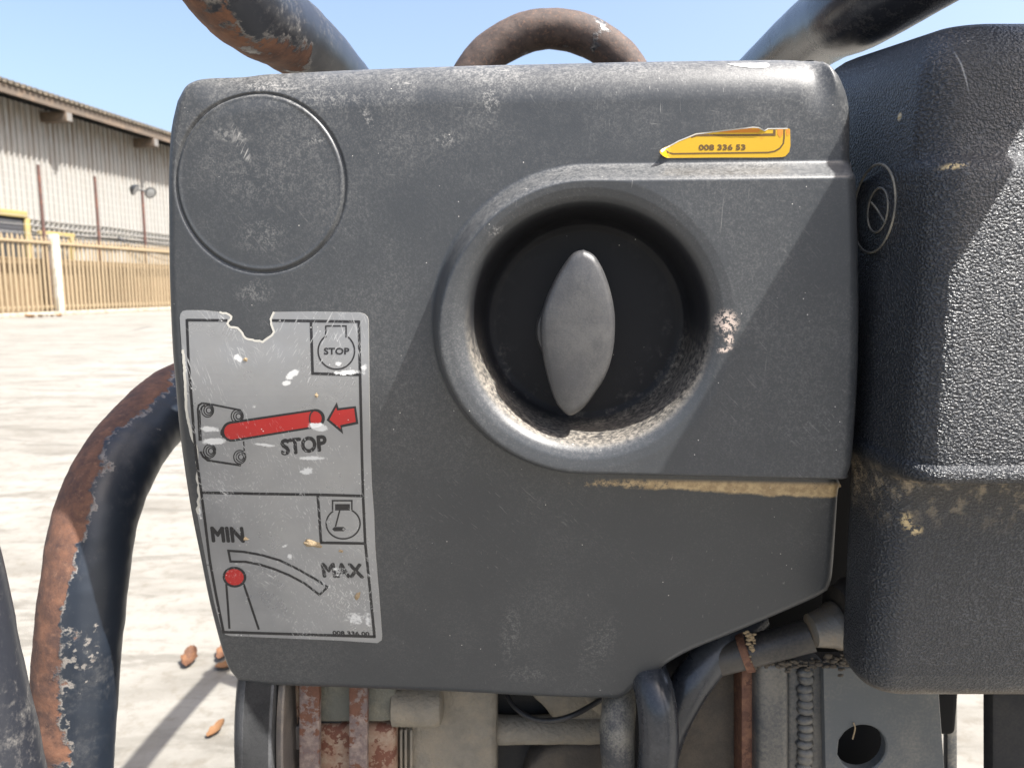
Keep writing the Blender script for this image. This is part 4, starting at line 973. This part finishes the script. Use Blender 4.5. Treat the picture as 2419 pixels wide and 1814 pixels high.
# fuel pipe stub with fitting and flared rubber cup against the tank
a = at(1690, 1560, 0.055); b = at(1915, 1500, 0.045)
tube('fuel_pipe', [at(1560, 1590, 0.075), a, a.lerp(b, 0.5), b], 0.0088, M['rubber'], MC, 28, 8)
ax = Vector((1.0, 0.10, 0.16)).normalized()
lathe('rusty_clamp', [(0, 0.0085), (0, 0.0105), (0.004, 0.0108), (0.0045, 0.0088)], a+(b-a)*0.28, (b-a).normalized(), M['rust'], MC, 32)
lathe('metal_fitting', [(0.0, 0.006), (0.001, 0.0088), (0.004, 0.0094), (0.011, 0.0112), (0.0135, 0.0128), (0.016, 0.0128), (0.0165, 0.008)], at(1912, 1490, 0.04), ax, M['alu'], MC, 40)
lathe('rubber_cup', [(0.0166, 0.0150), (0.0185, 0.0205), (0.0245, 0.0215), (0.027, 0.0235), (0.0285, 0.0235), (0.0285, 0.004)], at(1912, 1490, 0.04), ax, M['rubber'], MC, 48)
def crust(name, u, v, Y, n, su, sv, r, mat, seed):
    """a patch of many small caked grains"""
    rg = random.Random(seed); bm = bmesh.new()
    for k in range(n):
        t = bmesh.new(); bmesh.ops.create_icosphere(t, subdivisions=1, radius=1.0)
        p = at(u+rg.gauss(0, su), v+rg.gauss(0, sv), Y+rg.uniform(-0.001, 0.001)); q = r*rg.uniform(0.35, 1.0)
        for x in t.verts: x.co = Vector((x.co.x*1.3, x.co.y*0.7, x.co.z*0.8))*q*(1+0.4*mnoise.noise(x.co*2+Vector((k, 0, 0)))) + p
        m_ = bpy.data.meshes.new('t'); t.to_mesh(m_); t.free(); bm.from_mesh(m_); bpy.data.meshes.remove(m_)
    return from_bm(name, bm, mat, MC, True, 70)
crust('mud_crust', 1772, 1500, 0.0405, 40, 5, 26, 0.0016, M['mud'], 1)
crust('mud_crust', 1745, 1562, 0.047, 40, 22, 8, 0.0018, M['dirty'], 2)
crust('mud_crust', 1860, 1568, 0.047, 70, 55, 8, 0.0018, M['dirty'], 3)
crust('mud_crust', 1985, 1560, 0.042, 60, 32, 10, 0.0020, M['dirty'], 4)
crust('mud_crust', 2045, 1566, 0.02, 24, 7, 8, 0.0012, M['mud'], 5)
# bracket plates under the tank
Yp = 0.050
pbox('chassis_web', 1600, 1560, 1765, 2200, Yp+0.022, Yp+0.028, M['dirty'], MC, 0.001)
pbox('rusty_edge', 1752, 1570, 1792, 2200, Yp+0.006, Yp+0.022, M['rust'], MC, 0.001)
pbox('painted_bar', 1790, 1565, 1868, 2200, Yp-0.004, Yp+0.018, M['frame'], MC, 0.005, 3)
pbox('painted_bar', 1858, 1565, 1952, 2200, Yp+0.004, Yp+0.018, M['frame'], MC, 0.003, 3)
wb = []
for k in range(24):
    v0 = 1584+k*19+random.uniform(-3, 3); p = at(1902+random.uniform(-2, 2), v0, Yp+0.003)
    lump('weld_ripple', p, 0.0050, M['frame'], MC, (1.0, 0.7, random.uniform(0.55, 0.75)), k, 0.12, random.uniform(-0.12, 0.12), 2)
# plate with a round hole
def plate_hole():
    Yf, Yb = Yp, Yp+0.006
    hc = at(2036, 1767, Yf); hr = 0.0140
    rect = [at(1944, 1575, Yf), at(2215, 1575, Yf), at(2260, 2200, Yf), at(1958, 2200, Yf)]
    outer = []
    for i in range(4):
        for k in range(12): q = rect[i].lerp(rect[(i+1) % 4], k/12); outer.append((q.x, q.z))
    n = len(outer)
    def a_(p): return math.atan2(p[1]-hc.z, p[0]-hc.x)
    outer.sort(key=a_)
    V, Fs = [], []
    for (Y, e) in ((Yf+0.0006, 1.0), (Yf, 0.99), ):
        pass
    rings = []
    for (Y, kind) in ((Yf+0.0008, 'in'), (Yf, 'in2'), (Yf, 'out2'), (Yf+0.0008, 'out'), (Yb, 'out'), (Yb, 'in')):
        r = []
        for p in outer:
            t = a_(p)
            if kind == 'in': r.append((hc.x+hr*math.cos(t), Y, hc.z+hr*math.sin(t)))
            elif kind == 'in2': r.append((hc.x+(hr+0.0008)*math.cos(t), Y, hc.z+(hr+0.0008)*math.sin(t)))
            elif kind == 'out2': r.append((hc.x+(p[0]-hc.x)*0.985, Y, hc.z+(p[1]-hc.z)*0.985))
            else: r.append((p[0], Y, p[1]))
        rings.append(r); V += r
    for i in range(6):
        j = (i+1) % 6
        for k in range(n): Fs.append((i*n+k, i*n+(k+1) % n, j*n+(k+1) % n, j*n+k))
    return obj('bracket_plate', V, Fs, M['plate'], MC, True, sharp=30)
pl = plate_hole(); pl['label'] = 'grey painted bracket plate with a round hole'
pbox('web_plate', 1950, 1585, 2150, 2200, Yp+0.035, Yp+0.06, M['void'], MC, 0.001)  # black colour paints the shade seen through the plate's hole
tube('straw_bit', [at(2016, 1706, Yp-0.001), at(2020, 1720, Yp-0.0015), at(2014, 1745, Yp-0.001)], 0.0004, M['mud'], MC, 6, 5)
pbox('tank_bracket', 2345, 1620, 2700, 2300, 0.06, 0.070, M['dark'], MC, 0.002)
pbox('steel_plate', 2238, 1640, 2262, 2300, 0.16, 0.166, M['frame'], MC, 0.001)

# ================================================================== SMALL THINGS ON THE GROUND
M['leaf'] = mat_flat('dry_brown_leaf', (0.071, 0.029, 0.012), 0.8, (0.134, 0.060, 0.025), 60, 0.4, 0.6)
M['leafy'] = mat_flat('orange_dry_leaf', (0.143, 0.067, 0.024), 0.8, (0.185, 0.105, 0.046), 20, 0.4, 0.6)
def leaf(p, ln, wd, rz, curlk, mat, label, group=None):
    V, Fs = [], []; n = 9
    for i in range(n):
        t = i/(n-1); hw = wd*math.sin(math.pi*min(0.98, t*0.94+0.03))**0.7*(1+0.15*math.sin(t*17))
        for j in range(5):
            q = (j-2)/2.0
            V.append((ln*(t-0.5), q*hw, 0.004+curlk*ln*(t-0.4)**2*1.6+curlk*hw*q*q*1.4))
    nn = len(V); V += [(x, y, z-0.0008) for x, y, z in V]
    for k in (0, 1):
        for i in range(n-1):
            for j in range(4):
                b = k*nn+i*5+j; f = (b, b+1, b+6, b+5); Fs.append(f if k == 0 else f[::-1])
    o = obj('dry_leaf', V, Fs, mat, None, True); o.location = p; o.rotation_euler = (random.uniform(-.15, .15), random.uniform(-.1, .1), rz)
    return tag(o, label, 'leaf', group)
leaf(ground_at(447, 1564), 0.065, 0.017, 1.75, 0.5, M['leaf'], 'curled brown dry leaf lying beside the tube shadow on the concrete')
leaf(ground_at(530, 1545), 0.085, 0.016, 1.65, 0.4, M['leaf'], 'reddish dry leaf lying on edge near the corner of the black engine cover')
leaf(ground_at(536, 1578), 0.05, 0.018, 0.2, 0.3, M['leafy'], 'flat pale tan leaf on the concrete by the corner of the cover')
leaf(ground_at(512, 1730), 0.045, 0.012, 1.2, 0.4, M['leafy'], 'orange dry leaf on the shaded concrete next to the ribbed starter drum')
rnd_ = random.Random(3)
for k in range(14):
    x = falong(rnd_.uniform(12, 70))+rnd_.uniform(-.2, .2); p = FP+WD*x+WN*rnd_.uniform(0.36, 0.95); p.z = 0.0
    leaf(p, rnd_.uniform(0.10, 0.2), rnd_.uniform(0.04, 0.08), rnd_.uniform(0, 6.28), rnd_.uniform(.2, .6), M['leafy'], 'orange dry leaf in the drift at the foot of the palisade fence', 'leaves drifted against the fence')
